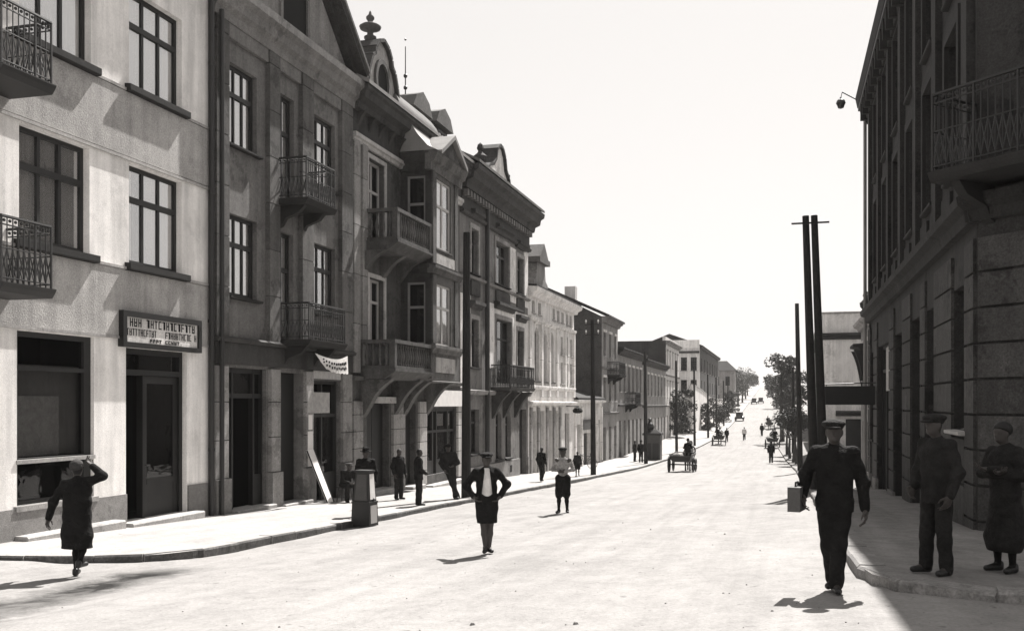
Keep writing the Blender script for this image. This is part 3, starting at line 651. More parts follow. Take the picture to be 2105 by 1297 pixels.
# ------------------------------------------------------------------ stuccoed house with bay window
def house_bay():
    h = thing('house', (-13.4, 34, -.5), 'dark stuccoed house with projecting bay window and ornate dormer gable', 'house')
    ops = [(30.1, 31.45, 8.05, 10.85), (30.15, 31.4, 4.7, 6.85), (36.6, 37.9, 8.4, 10.85), (36.6, 37.9, 4.8, 6.9),
           (30.0, 31.9, -.9, 2.62), (33.4, 34.5, -.9, 2.6), (35.6, 39.2, -.2, 2.42)]
    wall(h, FL, 28.73, 39.7, -3, 12.2, 10, ops, 'stucco')
    for i, o in enumerate(ops[:4]):
        window(h, FL, *o, cols=2, trans=.36, fm='paint_light', sill=.1 if i else 0, rec=.18, bar=.09, fw=.09, gm='glass_dull', sill_m='stucco')
        fpart(h, 'window_surround', 'stucco_light', FL, (o[0] - .16, o[0] - .01, o[2], o[3] + .15, -.01, .05), (o[1] + .01, o[1] + .16, o[2], o[3] + .15, -.01, .05), (o[0] - .01, o[1] + .01, o[3] + .01, o[3] + .15, -.01, .05))
    for a, b in ((28.78, 29.25), (29.45, 29.85)): pilaster(h, FL, a, b, 3.6, 11.2, .12, 'plaster_pale', 1.6)
    for a, b in ((28.78, 29.5), (32.1, 33.2), (34.7, 35.45), (39.25, 39.66)): pilaster(h, FL, a, b, -.5, 2.7, .1, 'stucco_light' if a > 34 else 'plaster_pale', .55)
    # entablature
    cornice(h, FL, 28.75, 39.7, 11.1, [(-.02, 0), (.1, 0), (.14, .1), (.2, .14), (.2, .26), (-.02, .28)], 'stucco_light', 'string_course')
    fpart(h, 'frieze', 'plaster_dark', FL, (28.75, 39.68, 11.4, 12.1, -.01, .08))
    cornice(h, FL, 28.74, 39.72, 12.1, [(-.02, 0), (.25, .04), (.3, .22), (.5, .34), (.55, .55), (.62, .62), (.62, .74), (-.02, .8)], 'plaster_dark')
    k = 29.2
    while k < 33: corbel(h, FL, k, 12.1, .3, .5, .18, 'plaster_dark'); k += .85
    pitched(h, FL, 28.74, 39.72, 12.86, .66, -5, 2.9, -10.4, 'zinc')
    cornice(h, FL, 28.75, 39.7, 3.35, [(-.02, 0), (.16, .02), (.2, .14), (-.02, .18)], 'stucco', 'string_course')
    # bay
    FB = Fr((-12.2, 0, 0), (0, 1, 0), (1, 0, 0)); FBs = Fr((-13.4, 33.0, 0), (1, 0, 0), (0, -1, 0)); FBn = Fr((-13.4, 35.85, 0), (1, 0, 0), (0, 1, 0))
    bo = [(33.42, 35.1, 4.75, 7.0), (33.42, 35.1, 8.3, 10.85)]; so_ = [(.25, .95, 4.75, 7.0), (.25, .95, 8.3, 10.85)]
    bay = h
    bpar = h
    def bw(fr, u0, u1, ops_, m): 
        mb = MB(); us = sorted({u0, u1, *[x for o in ops_ for x in o[:2]]}); vs = sorted({3.55, 11.3, *[x for o in ops_ for x in o[2:4]]})
        for a, b in zip(us, us[1:]):
            for c, d in zip(vs, vs[1:]):
                if not any(o[0] < (a + b) / 2 < o[1] and o[2] < (c + d) / 2 < o[3] for o in ops_): mb.face([fr.pt(a, c), fr.pt(b, c), fr.pt(b, d), fr.pt(a, d)])
        for a, b, c, d in ops_:
            for p, q in (((a, c), (b, c)), ((b, c), (b, d)), ((b, d), (a, d)), ((a, d), (a, c))): mb.face([fr.pt(*p, 0), fr.pt(*q, 0), fr.pt(*q, -.14), fr.pt(*p, -.14)])
            mb.face([fr.pt(a, c, -.32), fr.pt(b, c, -.32), fr.pt(b, d, -.32), fr.pt(a, d, -.32)], 1)
        mb.build('bay_wall', [m, 'interior'], bpar, fix=False)
    bpar = bay
    bw(FB, 33.0, 35.85, bo, 'stucco'); bw(FBs, 0, 1.2, so_, 'plaster_dark'); bw(FBn, 0, 1.2, so_, 'plaster_dark')  # bay sides darker than the front: their shade is put into the colour
    mb = MB(); mb.fbox(FL, 33.0, 35.85, 3.5, 3.55, 0, 1.2); mb.build('bay_floor', 'stucco', bay)
    for i, o in enumerate(bo): window(bay, FB, *o, cols=2, trans=.38, fm='paint_light', sill=.06, rec=.06, curtain=[(0, .6, 0)] if i else [(0, 1, 0)], gm='glass', sill_m='stucco', bar=.1)
    for fr in (FBs, FBn):
        for o in so_: window(bay, fr, *o, cols=1, trans=.4, fm='paint_grey', sill=.05, rec=.06, gm='glass_dull', sill_m='stucco')
    prof = [(-.1, 0), (.1, .02), (.14, .14), (.22, .2), (.22, .3), (-.1, .36)]
    for v in (7.3, 4.42): 
        cornice(bay, FB, 32.8, 36.05, v, prof, 'stucco', 'bay_cornice'); cornice(bay, FBs, -.0, 1.18, v + .003, prof, 'plaster_dark', 'bay_cornice'); cornice(bay, FBn, -.0, 1.18, v + .003, prof, 'plaster_dark', 'bay_cornice')  # side cornices painted darker too, matching the shaded bay sides
    for (a, b, c, d) in ((33.1, 35.75, 3.75, 4.3), (33.1, 35.75, 7.72, 8.1)): fpart(bay, 'apron_panel', 'stucco_light', FB, (a + .25, b - .25, c, d, -.01, .04))
    for a in (33.02, 35.45): fpart(bay, 'corner_pilaster', 'stucco', FB, (a, a + .36, 4.8, 7.28, -.01, .05), (a, a + .36, 7.7, 11.2, -.01, .05))
    # bay entablature, little gable and swept roof
    prof2 = [(-.15, 0), (.08, 0), (.1, .25), (.2, .3), (.3, .5), (.34, .62), (-.15, .66)]
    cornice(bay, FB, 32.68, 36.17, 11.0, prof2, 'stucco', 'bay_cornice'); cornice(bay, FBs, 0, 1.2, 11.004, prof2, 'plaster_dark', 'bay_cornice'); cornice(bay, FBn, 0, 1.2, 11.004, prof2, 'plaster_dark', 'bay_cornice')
    mb = MB(); mb.fprism(FB, [(33.3, 11.66), (35.9, 11.66), (34.6, 12.45)], -.5, .2); mb.build('bay_gable', 'stucco', bay)
    for a, b in (((33.1, 11.6), (34.6, 12.5)), ((36.1, 11.6), (34.6, 12.5))):
        mb = MB(); mb.fprism(FB, [a, b, (b[0], b[1] + .16), (a[0], a[1] + .16)], -.6, .36); mb.build('bay_roof', 'zinc', bay)
    mb = MB(); mb.fsweep(FL, [(1.5, 11.67), (1.15, 11.85), (.75, 12.3), (.4, 12.86), (-.1, 12.86), (-.1, 11.67)], 32.7, 36.15); mb.build('bay_roof', 'zinc', bay)
    # domed attic roof over the bay
    mb = MB(); n = 8
    for i in range(n):
        t0, t1 = i / n, (i + 1) / n
        f = lambda t: (math.cos(t * math.pi / 2), math.sin(t * math.pi / 2))
        (c0, s0), (c1, s1) = f(t0), f(t1)
        r0 = [(34.4 - 1.9 * c0 * .99 - .25, -1.6 - 1.9 * c0), (34.4 + 1.9 * c0 + .25, -1.6 - 1.9 * c0), (34.4 + 1.9 * c0 + .25, -1.6 + 1.9 * c0), (34.4 - 1.9 * c0 - .25, -1.6 + 1.9 * c0)]
        r1 = [(34.4 - 1.9 * c1 * .99 - .25, -1.6 - 1.9 * c1), (34.4 + 1.9 * c1 + .25, -1.6 - 1.9 * c1), (34.4 + 1.9 * c1 + .25, -1.6 + 1.9 * c1), (34.4 - 1.9 * c1 - .25, -1.6 + 1.9 * c1)]
        mb.solid([FL.pt(u, 12.9 + 1.5 * s0, w_) for u, w_ in r0], [FL.pt(u, 12.9 + 1.5 * s1, w_) for u, w_ in r1])
    mb.build('dome_roof', 'roof_tile', h)
    # balconies of stone
    stone_balcony(h, FL, 29.75, 32.98, 8.0, 1.2, 1.05, 'stucco', far=False); stone_balcony(h, FL, 29.4, 32.98, 3.75, 1.25, .95, 'stucco', far=False)
    for u in (29.7, 31.3, 32.75): corbel(h, FL, u, 7.66, .8, .7, .26)
    for u in (29.65, 32.3, 33.2, 35.55): corbel(h, FL, u, 3.4, 1.05, 1.25, .32)
    # street level
    fpart(h, 'lintel', 'stucco_light', FL, (29.85, 32.05, 2.62, 2.84, -.01, .22))
    fpart(h, 'door', 'wood_black', FL, (30.02, 30.92, -.9, 2.6, -.30, -.24)); fpart(h, 'door', 'wood_black', FL, (30.96, 31.88, -.9, 2.6, -.30, -.24)); fpart(h, 'door', 'wood_black', FL, (33.42, 34.48, -.9, 2.58, -.30, -.24))
    mb = MB(); u0, u1 = 35.6, 39.2
    for a in (u0 - .02, 36.5, 36.95, 38.3, u1 - .1): mb.fbox(FL, a, a + .12, -.6, 2.44, -.2, -.08)
    mb.fbox(FL, u0 + .1, u1 - .1, 2.3, 2.44, -.19, -.09); mb.fbox(FL, u0 + .1, u1 - .1, 1.45, 1.55, -.19, -.09); mb.fbox(FL, u0 + .1, 36.5, -.6, .35, -.19, -.09); mb.fbox(FL, 37.07, u1 - .1, -.6, .35, -.19, -.09)
    sf = mb.build('shop_front', 'wood_dark', h)
    for a, b in ((u0 + .1, 36.5), (37.07, 38.3), (38.42, u1 - .1)):
        unit_box('pane', 'glass_dull', sf, FL, a, b, 1.55, 2.3, -.15, -.143); unit_box('pane', 'glass_dull', sf, FL, a, b, .35, 1.45, -.15, -.143)
        fpart(sf, 'hung_card', 'paper', FL, (a + .1, b - .1, 1.7, 2.2, -.24, -.232)); fpart(sf, 'displayed_card', 'paper_grey', FL, (a + .15, a + .5, .4, .9, -.26, -.25))
    tag(fpart(None, 'shop_sign', 'paper', FL, (35.5, 39.5, 2.5, 3.15, .10, .22)), 'blank white board above the shop beside the tall street pole', 'sign')
    for a, b in ((29.8, 32.1), (33.3, 34.6), (35.4, 39.3)):
        q = MB(); zt = gz(-12.5, (a + b) / 2) + .14; q.fsweep(FL, [(-.3, zt - .6), (.38, zt - .6), (.38, zt - .02), (.36, zt), (-.3, zt)], a, b); q.build('step', 'stone', h)
    # ornate dormer gable
    out = [(29.9, 12.8), (33.0, 12.8), (33.0, 13.5), (32.75, 13.62), (32.62, 14.2), (32.4, 14.75), (32.15, 14.95), (32.1, 15.25), (31.85, 15.6), (31.45, 15.78), (31.05, 15.6), (30.8, 15.25), (30.75, 14.95), (30.5, 14.75), (30.28, 14.2), (30.15, 13.62), (29.9, 13.5)]
    out = [(u, 12.8 + (v - 12.8) * .80) for u, v in out]
    mb = MB(); mb.fprism(FL, out, -.6, -.1); g = mb.build('dormer_gable', 'stucco_light', h)
    mb = MB(); ov = [(31.45 + .5 * math.cos(t), 13.8 + .6 * math.sin(t)) for t in [2 * math.pi * i / 20 for i in range(20)]]; mb.fprism(FL, ov, -.101, -.085); mb.build('oval_window', 'interior', g)
    mb = MB(); ov2 = [(31.45 + .66 * math.cos(t), 13.8 + .76 * math.sin(t)) for t in [2 * math.pi * i / 20 for i in range(20)]]
    for i in range(20): j = (i + 1) % 20; mb.fprism(FL, [ov[i], ov[j], ov2[j], ov2[i]], -.1, .0)
    mb.build('oval_moulding', 'stucco', g)
    mb = MB()
    for p, q in zip(out[2:], out[3:]):
        d = Vector((q[0] - p[0], q[1] - p[1])); nn = Vector((d.y, -d.x)).normalized() * .12
        if -nn.y > 0 and False: nn = -nn
        c = Vector((31.45, 13.6)); nn = nn if (Vector(p) - c).dot(nn) > 0 else -nn
        mb.fprism(FL, [p, q, (q[0] + nn.x, q[1] + nn.y), (p[0] + nn.x, p[1] + nn.y)], -.7, .05)
    mb.build('gable_coping', 'plaster_dark', g)
    mb = MB(); mb.fbox(FL, 30.3, 32.6, 12.8, 14.1, -4.5, -.61); mb.fprism(FL, [(30.2, 14.1), (32.7, 14.1), (32.0, 14.7), (31.45, 14.85), (30.9, 14.7)], -4.5, -.62); mb.build('dormer_body', 'plaster_dark', g)
    mb = MB(); c = FL.pt(31.42, 15.0, -.5); mb.lathe(c, [(r_ * .72, z_ * .68) for r_, z_ in [(.45, 0), (.34, .2), (.2, .3), (.2, .38), (.3, .5), (.3, .6), (.16, .68), (.14, .85), (.5, 1.0), (.54, 1.12), (.4, 1.22), (.13, 1.3), (.12, 1.4), (.2, 1.52), (.2, 1.62), (.08, 1.75), (.06, 1.86), (.01, 1.95)]], 14); mb.build('finial', 'stucco', g, smooth=True)
    for u in (29.95, 32.95): mb = MB(); mb.lathe(FL.pt(u, 13.36, -.35), [(.2, 0), (.2, .1), (.1, .16), (.18, .35), (.2, .5), (.05, .62), (.01, .7)], 10); mb.build('urn', 'stucco', g, smooth=True)
    # two roof dormers and the lightning rod
    for uu, zz in ((38.2, 14.2), (41.0, 14.3)):
        mb = MB(); mb.fbox(FL, uu, uu + 1.9, zz - 2.5, zz + .9, -4.5, -1.7); dm = mb.build('dormer', 'plaster_dark', h)
        mb = MB(); mb.fprism(FL, [(uu - .2, zz + .9), (uu + 2.1, zz + .9), (uu + 1.7, zz + 1.45), (uu + .95, zz + 1.75), (uu + .2, zz + 1.45)], -4.6, -1.45); mb.build('dormer_roof', 'roof_tile', dm)
        window(h, Fr((-15.1, 0, 0), (0, 1, 0), (1, 0, 0)), uu + .45, uu + 1.45, zz - .5, zz + .7, 2, 0, -.1, sill=0, name='dormer_window')
    mb = MB(); p = FL.pt(38.7, 14.5, -2.1); mb.tube(p, p + Vector((0, 0, 3.3)), .035, .02, 6)
    for z in (1.0, 1.55, 2.05): mb.sphere(p + Vector((0, 0, z)), .09, 8)
    mb.sphere(p + Vector((0, 0, 3.6)), .05, 6); mb.build('lightning_rod', 'iron', h)
house_bay()

# ------------------------------------------------------------------ three-storey house with heavy cornice and downpipe
def house_cornice():
    h = thing('house', (-13.4, 45.5, -.9), 'three storey house with heavy dark cornice and small curved gable behind the tall pole', 'house')
    ops = [(41.2, 42.26, 8.45, 10.45), (45.05, 47.4, 8.45, 10.5), (48.9, 50.3, 8.4, 10.3), (41.2, 42.3, 4.25, 6.4), (45.05, 47.85, 3.6, 6.75), (49.0, 50.2, 3.6, 6.45),
           (41.25, 42.5, .35, 2.35), (45.15, 46.15, -.1, 2.25), (46.85, 47.85, -.1, 2.25), (49.5, 50.95, -1.4, 2.3)]
    wall(h, FL, 39.71, 51.3, -3.5, 12.0, 9, ops, 'plaster_grey')
    fpart(h, 'pale_storey', 'plaster_cream', FL, *[(a, b, c, d, -.01, .02) for a, b, c, d in ((43.5, 45.0, 4.3, 7.4), (47.9, 48.95, 3.5, 7.4), (50.25, 51.25, 3.5, 7.4), (45.0, 47.9, 6.8, 7.4), (48.95, 50.25, 6.5, 7.4), (39.75, 41.15, 3.3, 7.4), (50.4, 51.25, 7.8, 10.8), (47.6, 48.8, 7.8, 10.6))])
    for i, o in enumerate(ops[:6]):
        tri = i in (1, 4); window(h, FL, *o, cols=3 if tri else 2, trans=.3, sill=.14 if i < 4 else 0, rec=.2, gm='glass_dull', curtain=[(.0, .3, 0)] if i == 1 else None, bar=.14 if tri else .06, fm='wood_dark' if i != 1 else 'wood_mid')
        hood(h, FL, o[0] - .25, o[1] + .25, o[3] + .45, .32, .32, 'plaster_dark'); fpart(h, 'window_surround', 'plaster_pale', FL, (o[0] - .16, o[0] - .005, o[2], o[3] + .2, -.01, .06), (o[1] + .005, o[1] + .16, o[2], o[3] + .2, -.01, .06), (o[0] - .005, o[1] + .005, o[3] + .005, o[3] + .2, -.01, .06))
    for a, b in ((41.1, 42.4), (45.0, 47.45), (48.85, 50.35)): fpart(h, 'apron_panel', 'plaster_dark', FL, (a, b, 7.45, 8.1, -.01, .09))
    for o in ops[6:9]: window(h, FL, *o, cols=2, trans=.3, sill=.12, rec=.2, gm='glass_dull')
    for a in (45.15, 46.85): arch_fill(h, FL, a, a + 1.0, 2.25, 'plaster_grey', 'arch', .18)
    fpart(h, 'door', 'wood_black', FL, (49.52, 50.2, -1.4, 2.28, -.3, -.24)); fpart(h, 'door', 'wood_black', FL, (50.24, 50.93, -1.4, 2.28, -.3, -.24))
    fpart(h, 'plinth', 'plinth', FL, (39.75, 49.3, -3, -.25, -.01, .1)); fpart(h, 'plinth', 'plinth', FL, (51.0, 51.28, -3, -.25, -.01, .1))
    fpart(h, 'cellar_vent', 'interior', FL, (47.3, 47.75, -.85, -.5, .1, .104))
    cornice(h, FL, 39.72, 51.28, 3.0, [(-.02, 0), (.2, .02), (.26, .2), (-.02, .25)], 'plaster_pale', 'string_course'); cornice(h, FL, 39.72, 51.28, 8.15, [(-.02, 0), (.14, .02), (.18, .12), (-.02, .16)], 'plaster_grey', 'string_course')
    fpart(h, 'frieze', 'plaster_dark', FL, (39.72, 51.28, 11.0, 11.9, -.01, .1)); cornice(h, FL, 39.72, 51.4, 10.85, [(-.02, 0), (.16, .03), (.2, .14), (-.02, .16)], 'plaster_dark', 'string_course')
    cornice(h, FL, 39.72, 51.6, 11.9, [(-.02, 0), (.3, .05), (.35, .3), (.62, .42), (.66, .68), (.85, .8), (.88, 1.0), (-.02, 1.1)], 'plaster_dark')
    for k in range(26): unit_box('dentil', 'plaster_grey', h, FL, 39.9 + k * .44, 40.12 + k * .44, 11.62, 11.88, .09, .3)
    pitched(h, FL, 39.72, 51.5, 12.96, .9, -4.5, 2.6, -9.3, 'roof_tile')
    mb = MB(); mb.tube(FL.pt(43.25, -1.2, .16), FL.pt(43.25, 11.9, .16), .11, None, 10); mb.build('downpipe', 'iron', h)
    out = [(43.6, 12.95), (48.0, 12.95), (47.9, 13.3), (47.5, 13.5), (47.3, 13.9), (46.8, 14.2), (46.6, 14.8), (46.2, 15.15), (45.75, 15.2), (45.3, 14.9), (45.1, 14.4), (44.6, 14.0), (44.1, 13.9), (43.6, 13.6)]
    mb = MB(); mb.fprism(FL, out, -.7, -.05); g = mb.build('curved_gable', 'plaster_cream', h)
    mb = MB(); c0 = Vector((45.8, 13.2))
    for p, q in zip(out[2:], out[3:]):
        d = Vector((q[0] - p[0], q[1] - p[1])); nn = Vector((d.y, -d.x)).normalized() * .13; nn = nn if (Vector(p) - c0).dot(nn) > 0 else -nn
        mb.fprism(FL, [p, q, (q[0] + nn.x, q[1] + nn.y), (p[0] + nn.x, p[1] + nn.y)], -.8, .1)
    mb.build('gable_coping', 'plaster_dark', g)
    for u, v in ((43.6, 13.6), (47.6, 13.6)):
        mb = MB(); mb.fbox(FL, u - .3, u + .3, v - .7, v, -.6, -.02); mb.lathe(FL.pt(u, v, -.3), [(.36, 0), (.36, .1), (.15, .2), (.32, .4), (.34, .6), (.15, .75), (.1, .85), (.17, .98), (.12, 1.15), (.01, 1.25)], 10); mb.build('urn', 'plaster_dark', g)
    for u in (44.4, 47.5): mb = MB(); mb.fbox(FL, u, u + .7, 13.5, 15.0, -4, -3.3); mb.build('chimney', 'brick_dark', h)
    iron_balcony(h, FL, 44.3, 48.9, 3.4, 1.0, 1.05, 'plaster_dark', corbels=False)
    for u in (44.6, 46.5, 48.6): corbel(h, FL, u, 3.2, .9, 1.3, .3, 'plaster_dark')
house_cornice()

# ------------------------------------------------------------------ white ornate house, low shops, and the houses up the street
def simple_windows(h, fr, rects, cols=2, trans=.35, fm='wood_dark', sill=.12, rec=.16, gm='glass_dull', sill_m='stone'):
    for r in rects: window(h, fr, *r, cols=cols, trans=trans, fm=fm, sill=sill, rec=rec, gm=gm, sill_m=sill_m, fw=.09)
def house_ornate():
    h = thing('house', (-13.4, 57, -1.4), 'ornate white house with tall arched windows and rooftop gable in mid street', 'house')
    arch = [(52.8, 53.8, 3.9, 6.9), (54.7, 55.7, 3.9, 6.9), (56.5, 57.5, 3.9, 6.9)]
    sm = [(59.4, 60.1, 3.9, 5.2), (59.4, 60.1, 5.7, 6.8), (60.8, 61.6, 3.7, 5.2), (60.8, 61.6, 5.7, 6.9), (62.2, 62.9, 3.9, 5.2), (62.2, 62.9, 5.7, 6.8)]
    top = [(u, u + .7, 7.7, 8.35) for u in (52.2, 53.6, 57.2, 58.4, 59.6, 61.0, 62.0)]
    gr = [(52.0, 53.1, -1.6, 2.2), (53.7, 55.2, -1.6, 2.2), (56.0, 57.0, -1.6, 2.2), (57.6, 58.6, -1.6, 2.2), (60.6, 62.0, -1.6, 2.0)]
    wall(h, FL, 51.31, 63.4, -4, 8.6, 10, arch + sm + top + gr, 'plaster_cream')
    for o in arch: window(h, FL, *o, cols=2, trans=.3, sill=.12, gm='glass_dull', rec=.2); arch_fill(h, FL, o[0], o[1], o[3], 'plaster_cream', 'arch', .19); hood(h, FL, o[0] - .2, o[1] + .2, o[3] + .2, .2, .2, 'plaster_cream')
    simple_windows(h, FL, sm, 1, 0); simple_windows(h, FL, top, 1, 0, sill=.06)
    for o in gr: fpart(h, 'door', 'wood_black', FL, (o[0] - .01, o[1] + .01, -1.7, o[3] + .01, -.34, -.26))
    for u in (51.35, 54.05, 55.95, 58.0, 60.3, 63.0): pilaster(h, FL, u, u + .36, 3.0, 7.2, .12, 'plaster_cream', 2.1)
    for u in (51.6, 53.25, 55.4, 57.15, 58.8): pilaster(h, FL, u, u + .35, -1.5, 2.4, .12, 'plaster_pale', 1.0)
    for v, p in ((2.5, .3), (3.4, .14), (7.2, .2)): cornice(h, FL, 51.32, 63.4, v, [(-.02, 0), (p * .7, .03), (p, .14), (p, .22), (-.02, .26)], 'plaster_cream', 'string_course')
    cornice(h, FL, 51.32, 63.6, 8.5, [(-.02, 0), (.2, .02), (.25, .18), (.5, .3), (.55, .5), (-.02, .55)], 'plaster_cream')
    pitched(h, FL, 51.32, 63.45, 9.0, .5, -5, .5, -10.2, 'roof_dark')
    out = [(52.2, 9.0), (55.6, 9.0), (55.5, 9.5), (55.0, 9.7), (54.8, 10.5), (54.4, 10.9), (53.9, 11.05), (53.4, 10.9), (53.0, 10.5), (52.8, 9.7), (52.3, 9.5)]
    mb = MB(); mb.fprism(FL, out, -1.0, .1); g = mb.build('gable', 'plaster_pale', h); mb = MB(); mb.fbox(FL, 52.7, 55.1, 10.55, 10.85, -1.4, .35); mb.fprism(FL, [(52.9, 10.86), (54.9, 10.86), (53.9, 11.7)], -1.3, .3); mb.build('gable_roof', 'roof_tile', g)
    # dark round lantern sign over the far shop door
    s = thing('hanging_sign', (-12.6, 61.0, 2.0), 'round dark sign hung out over a shop door of the ornate white house', 'sign')
    mb = MB(); mb.tube(FL.pt(61.0, 2.45, 0), FL.pt(61.0, 2.45, .85), .03); mb.build('bracket', 'iron', s); mb = MB(); mb.lathe(FL.pt(61.0, 2.0, .75), [(.12, 0), (.30, .06), (.34, .18), (.24, .32), (.04, .42)], 12); mb.build('shade', 'ink', s)
house_ornate()
def low_shops():
    h = thing('shop_row', (-13.4, 68.5, -1.7), 'low single storey pale shop row between the ornate house and the dark gable wall', 'shop')
    ops = [(64.2, 65.6, -1.9, 1.2), (66.3, 69.3, -1.9, .55), (70.2, 71.2, -1.9, 1.4), (72.0, 73.0, -1.9, 1.4)]
    wall(h, FL, 63.41, 73.69, -4, 2.9, 8, ops, 'plaster_cream')
    for o in ops: fpart(h, 'door', 'wood_dark' if o[0] < 66 or o[0] > 70 else 'wood_black', FL, (o[0] - .01, o[1] + .01, -2, o[3] + .01, -.4, -.3))
    fpart(h, 'fascia', 'wood_mid', FL, (66.0, 69.6, .8, 1.5, -.01, .15)); cornice(h, FL, 63.42, 73.68, 2.65, [(-.02, 0), (.3, .05), (.35, .2), (-.02, .25)], 'plaster_cream')
    for u in (63.5, 65.75, 69.6, 71.4, 73.2): pilaster(h, FL, u, u + .4, -1.7, 2.4, .1, 'plaster_cream', 1.4)
    pitched(h, FL, 63.42, 73.68, 2.9, .3, -4, 1.4, -8.2, 'roof_dark')
low_shops()
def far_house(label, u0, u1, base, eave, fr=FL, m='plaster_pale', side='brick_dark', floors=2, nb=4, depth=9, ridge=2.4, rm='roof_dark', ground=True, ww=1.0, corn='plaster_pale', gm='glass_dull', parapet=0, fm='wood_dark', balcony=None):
    h = thing('house', fr.pt((u0 + u1) / 2, base, 0), label, 'house')
    fh = (eave - base - .5) / floors; bw = (u1 - u0) / nb; ops = []; doors = []
    for f in range(floors):
        for k in range(nb):
            c = u0 + (k + .5) * bw; z = base + f * fh
            if f == 0 and ground: doors.append((c - ww * .6, c + ww * .6, base - .4, base + fh * .72)); ops.append(doors[-1])
            else: ops.append((c - ww / 2, c + ww / 2, z + fh * .30, z + fh * .82))
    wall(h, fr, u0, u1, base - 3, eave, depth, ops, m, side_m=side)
    for o in ops:
        if o in doors: fpart(h, 'door', 'wood_dark' if random.random() < .5 else 'wood_black', fr, (o[0] - .01, o[1] + .01, o[2] - .2, o[3] + .01, -.34, -.26))
        else: window(h, fr, *o, cols=2, trans=.35, sill=.12, rec=.16, gm=gm, sill_m='stone', fw=.09, fm=fm); fpart(h, 'window_surround', 'plaster_cream' if m != 'plaster_cream' else 'plaster_pale', fr, (o[0] - .15, o[1] + .15, o[3] + .02, o[3] + .2, -.01, .08))
    for f in range(1, floors): cornice(h, fr, u0 + .01, u1 - .01, base + f * fh, [(-.02, 0), (.14, .03), (.18, .16), (-.02, .2)], corn, 'string_course')
    cornice(h, fr, u0 + .01, u1 - .01, eave - .45, [(-.02, 0), (.2, .03), (.25, .2), (.45, .3), (.5, .45), (-.02, .48)], corn)
    if parapet: fpart(h, 'parapet', m, fr, (u0 + .05, u1 - .05, eave - .02, eave + parapet, -.4, -.05))
    if ridge: pitched(h, fr, u0 - .05, u1 + .05, eave + .03, .55, -depth * .5, ridge, -depth - .3, rm)
    if balcony: iron_balcony(h, fr, *balcony, 1.0, 1.0, 'stone_dark')
    return h
# tall house whose dark blind gable wall faces the camera
def house_gable():
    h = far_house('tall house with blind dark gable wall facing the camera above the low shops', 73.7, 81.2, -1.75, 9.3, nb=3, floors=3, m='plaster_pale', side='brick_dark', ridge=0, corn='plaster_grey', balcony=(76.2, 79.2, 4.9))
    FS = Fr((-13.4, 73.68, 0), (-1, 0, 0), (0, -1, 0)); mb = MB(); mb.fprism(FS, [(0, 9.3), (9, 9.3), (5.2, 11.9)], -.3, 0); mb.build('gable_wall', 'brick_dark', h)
    mb = MB(); mb.fsweep(FL, [(.6, 9.25), (-5.2, 11.9), (-9.3, 9.3), (-9.3, 9.45), (-5.2, 12.08), (.6, 9.42)], 73.5, 81.3); mb.build('roof', 'roof_dark', h)
    mb = MB(); mb.fbox(FL, 79.5, 80.3, 10.2, 12.4, -4.2, -3.3); mb.build('chimney', 'plaster_cream', h)
house_gable()
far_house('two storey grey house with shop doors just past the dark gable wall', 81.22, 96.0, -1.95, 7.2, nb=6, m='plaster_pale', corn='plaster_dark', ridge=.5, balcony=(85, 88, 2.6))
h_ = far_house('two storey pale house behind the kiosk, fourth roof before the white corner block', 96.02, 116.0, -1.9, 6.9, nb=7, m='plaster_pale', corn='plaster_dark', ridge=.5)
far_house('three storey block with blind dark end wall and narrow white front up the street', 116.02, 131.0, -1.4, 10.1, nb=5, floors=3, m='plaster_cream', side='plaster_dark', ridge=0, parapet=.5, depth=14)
# white block seen end on
FE = Fr((-16.6, 148, 0), (1, 0, 0), (0, -1, 0)); 
def house_end():
    h = thing('house', (-14.4, 148, -.8), 'white three storey block with parapet facing down the street, left far side', 'house')
    ops = [(u, u + .9, z, z + 2.0) for u in (.4, 1.75, 3.2) for z in (.8, 4.2, 7.6)]
    wall(h, FE, 0, 4.5, -4, 11.0, .5, ops, 'plaster_cream'); simple_windows(h, FE, ops, 2, .35)
    cornice(h, FE, 0, 4.5, 10.2, [(-.02, 0), (.25, .05), (.3, .3), (-.02, .35)], 'plaster_dark'); fpart(h, 'parapet', 'plaster_white', FE, (0, 4.5, 11.0, 12.2, -.5, -.05))
    FD = Fr((-12.1, 148.5, 0), (0, 1, 0), (1, 0, 0)); ops = [(3 + 6 * i, 4.2 + 6 * i, z, z + 2) for i in range(7) for z in (.9, 4.2, 7.6)]
    wall(h, FD, 0, 44, -4, 11.3, 9, ops, 'plaster_dark', name='street_wall'); simple_windows(h, FD, ops, 2, .35)
    cornice(h, FD, 0, 44, 10.9, [(-.02, 0), (.3, .05), (.4, .4), (-.02, .45)], 'plaster_dark'); mb = MB(); mb.fsweep(FD, [(.5, 11.35), (-4.5, 13.2), (-9.2, 11.35)], -.3, 44.3); mb.build('roof', 'roof_dark', h)
house_end()
def hip_house():
    h = thing('house', (-13.6, 232, .6), 'narrow pale house with dark hipped roof beside the far trees', 'house')
    FH = Fr((-16.4, 232, 0), (1, 0, 0), (0, -1, 0)); ops = [(1.0, 2.0, 6.8, 9.0), (3.4, 4.4, 6.8, 9.0), (1.0, 2.0, 2.6, 4.8), (3.4, 4.4, 2.6, 4.8)]
    wall(h, FH, 0, 5.4, -2, 10.4, 9, ops, 'plaster_pale'); simple_windows(h, FH, ops, 2, .35)
    mb = MB(); a = [(-17, 231.4), (-10.4, 231.4), (-10.4, 241.6), (-17, 241.6)]; mb.solid([(x, y, 10.4) for x, y in a], [(-14.6, 234.5, 12.7), (-12.8, 234.5, 12.7), (-12.8, 238.5, 12.7), (-14.6, 238.5, 12.7)]); mb.build('roof', 'roof_dark', h)
hip_house()
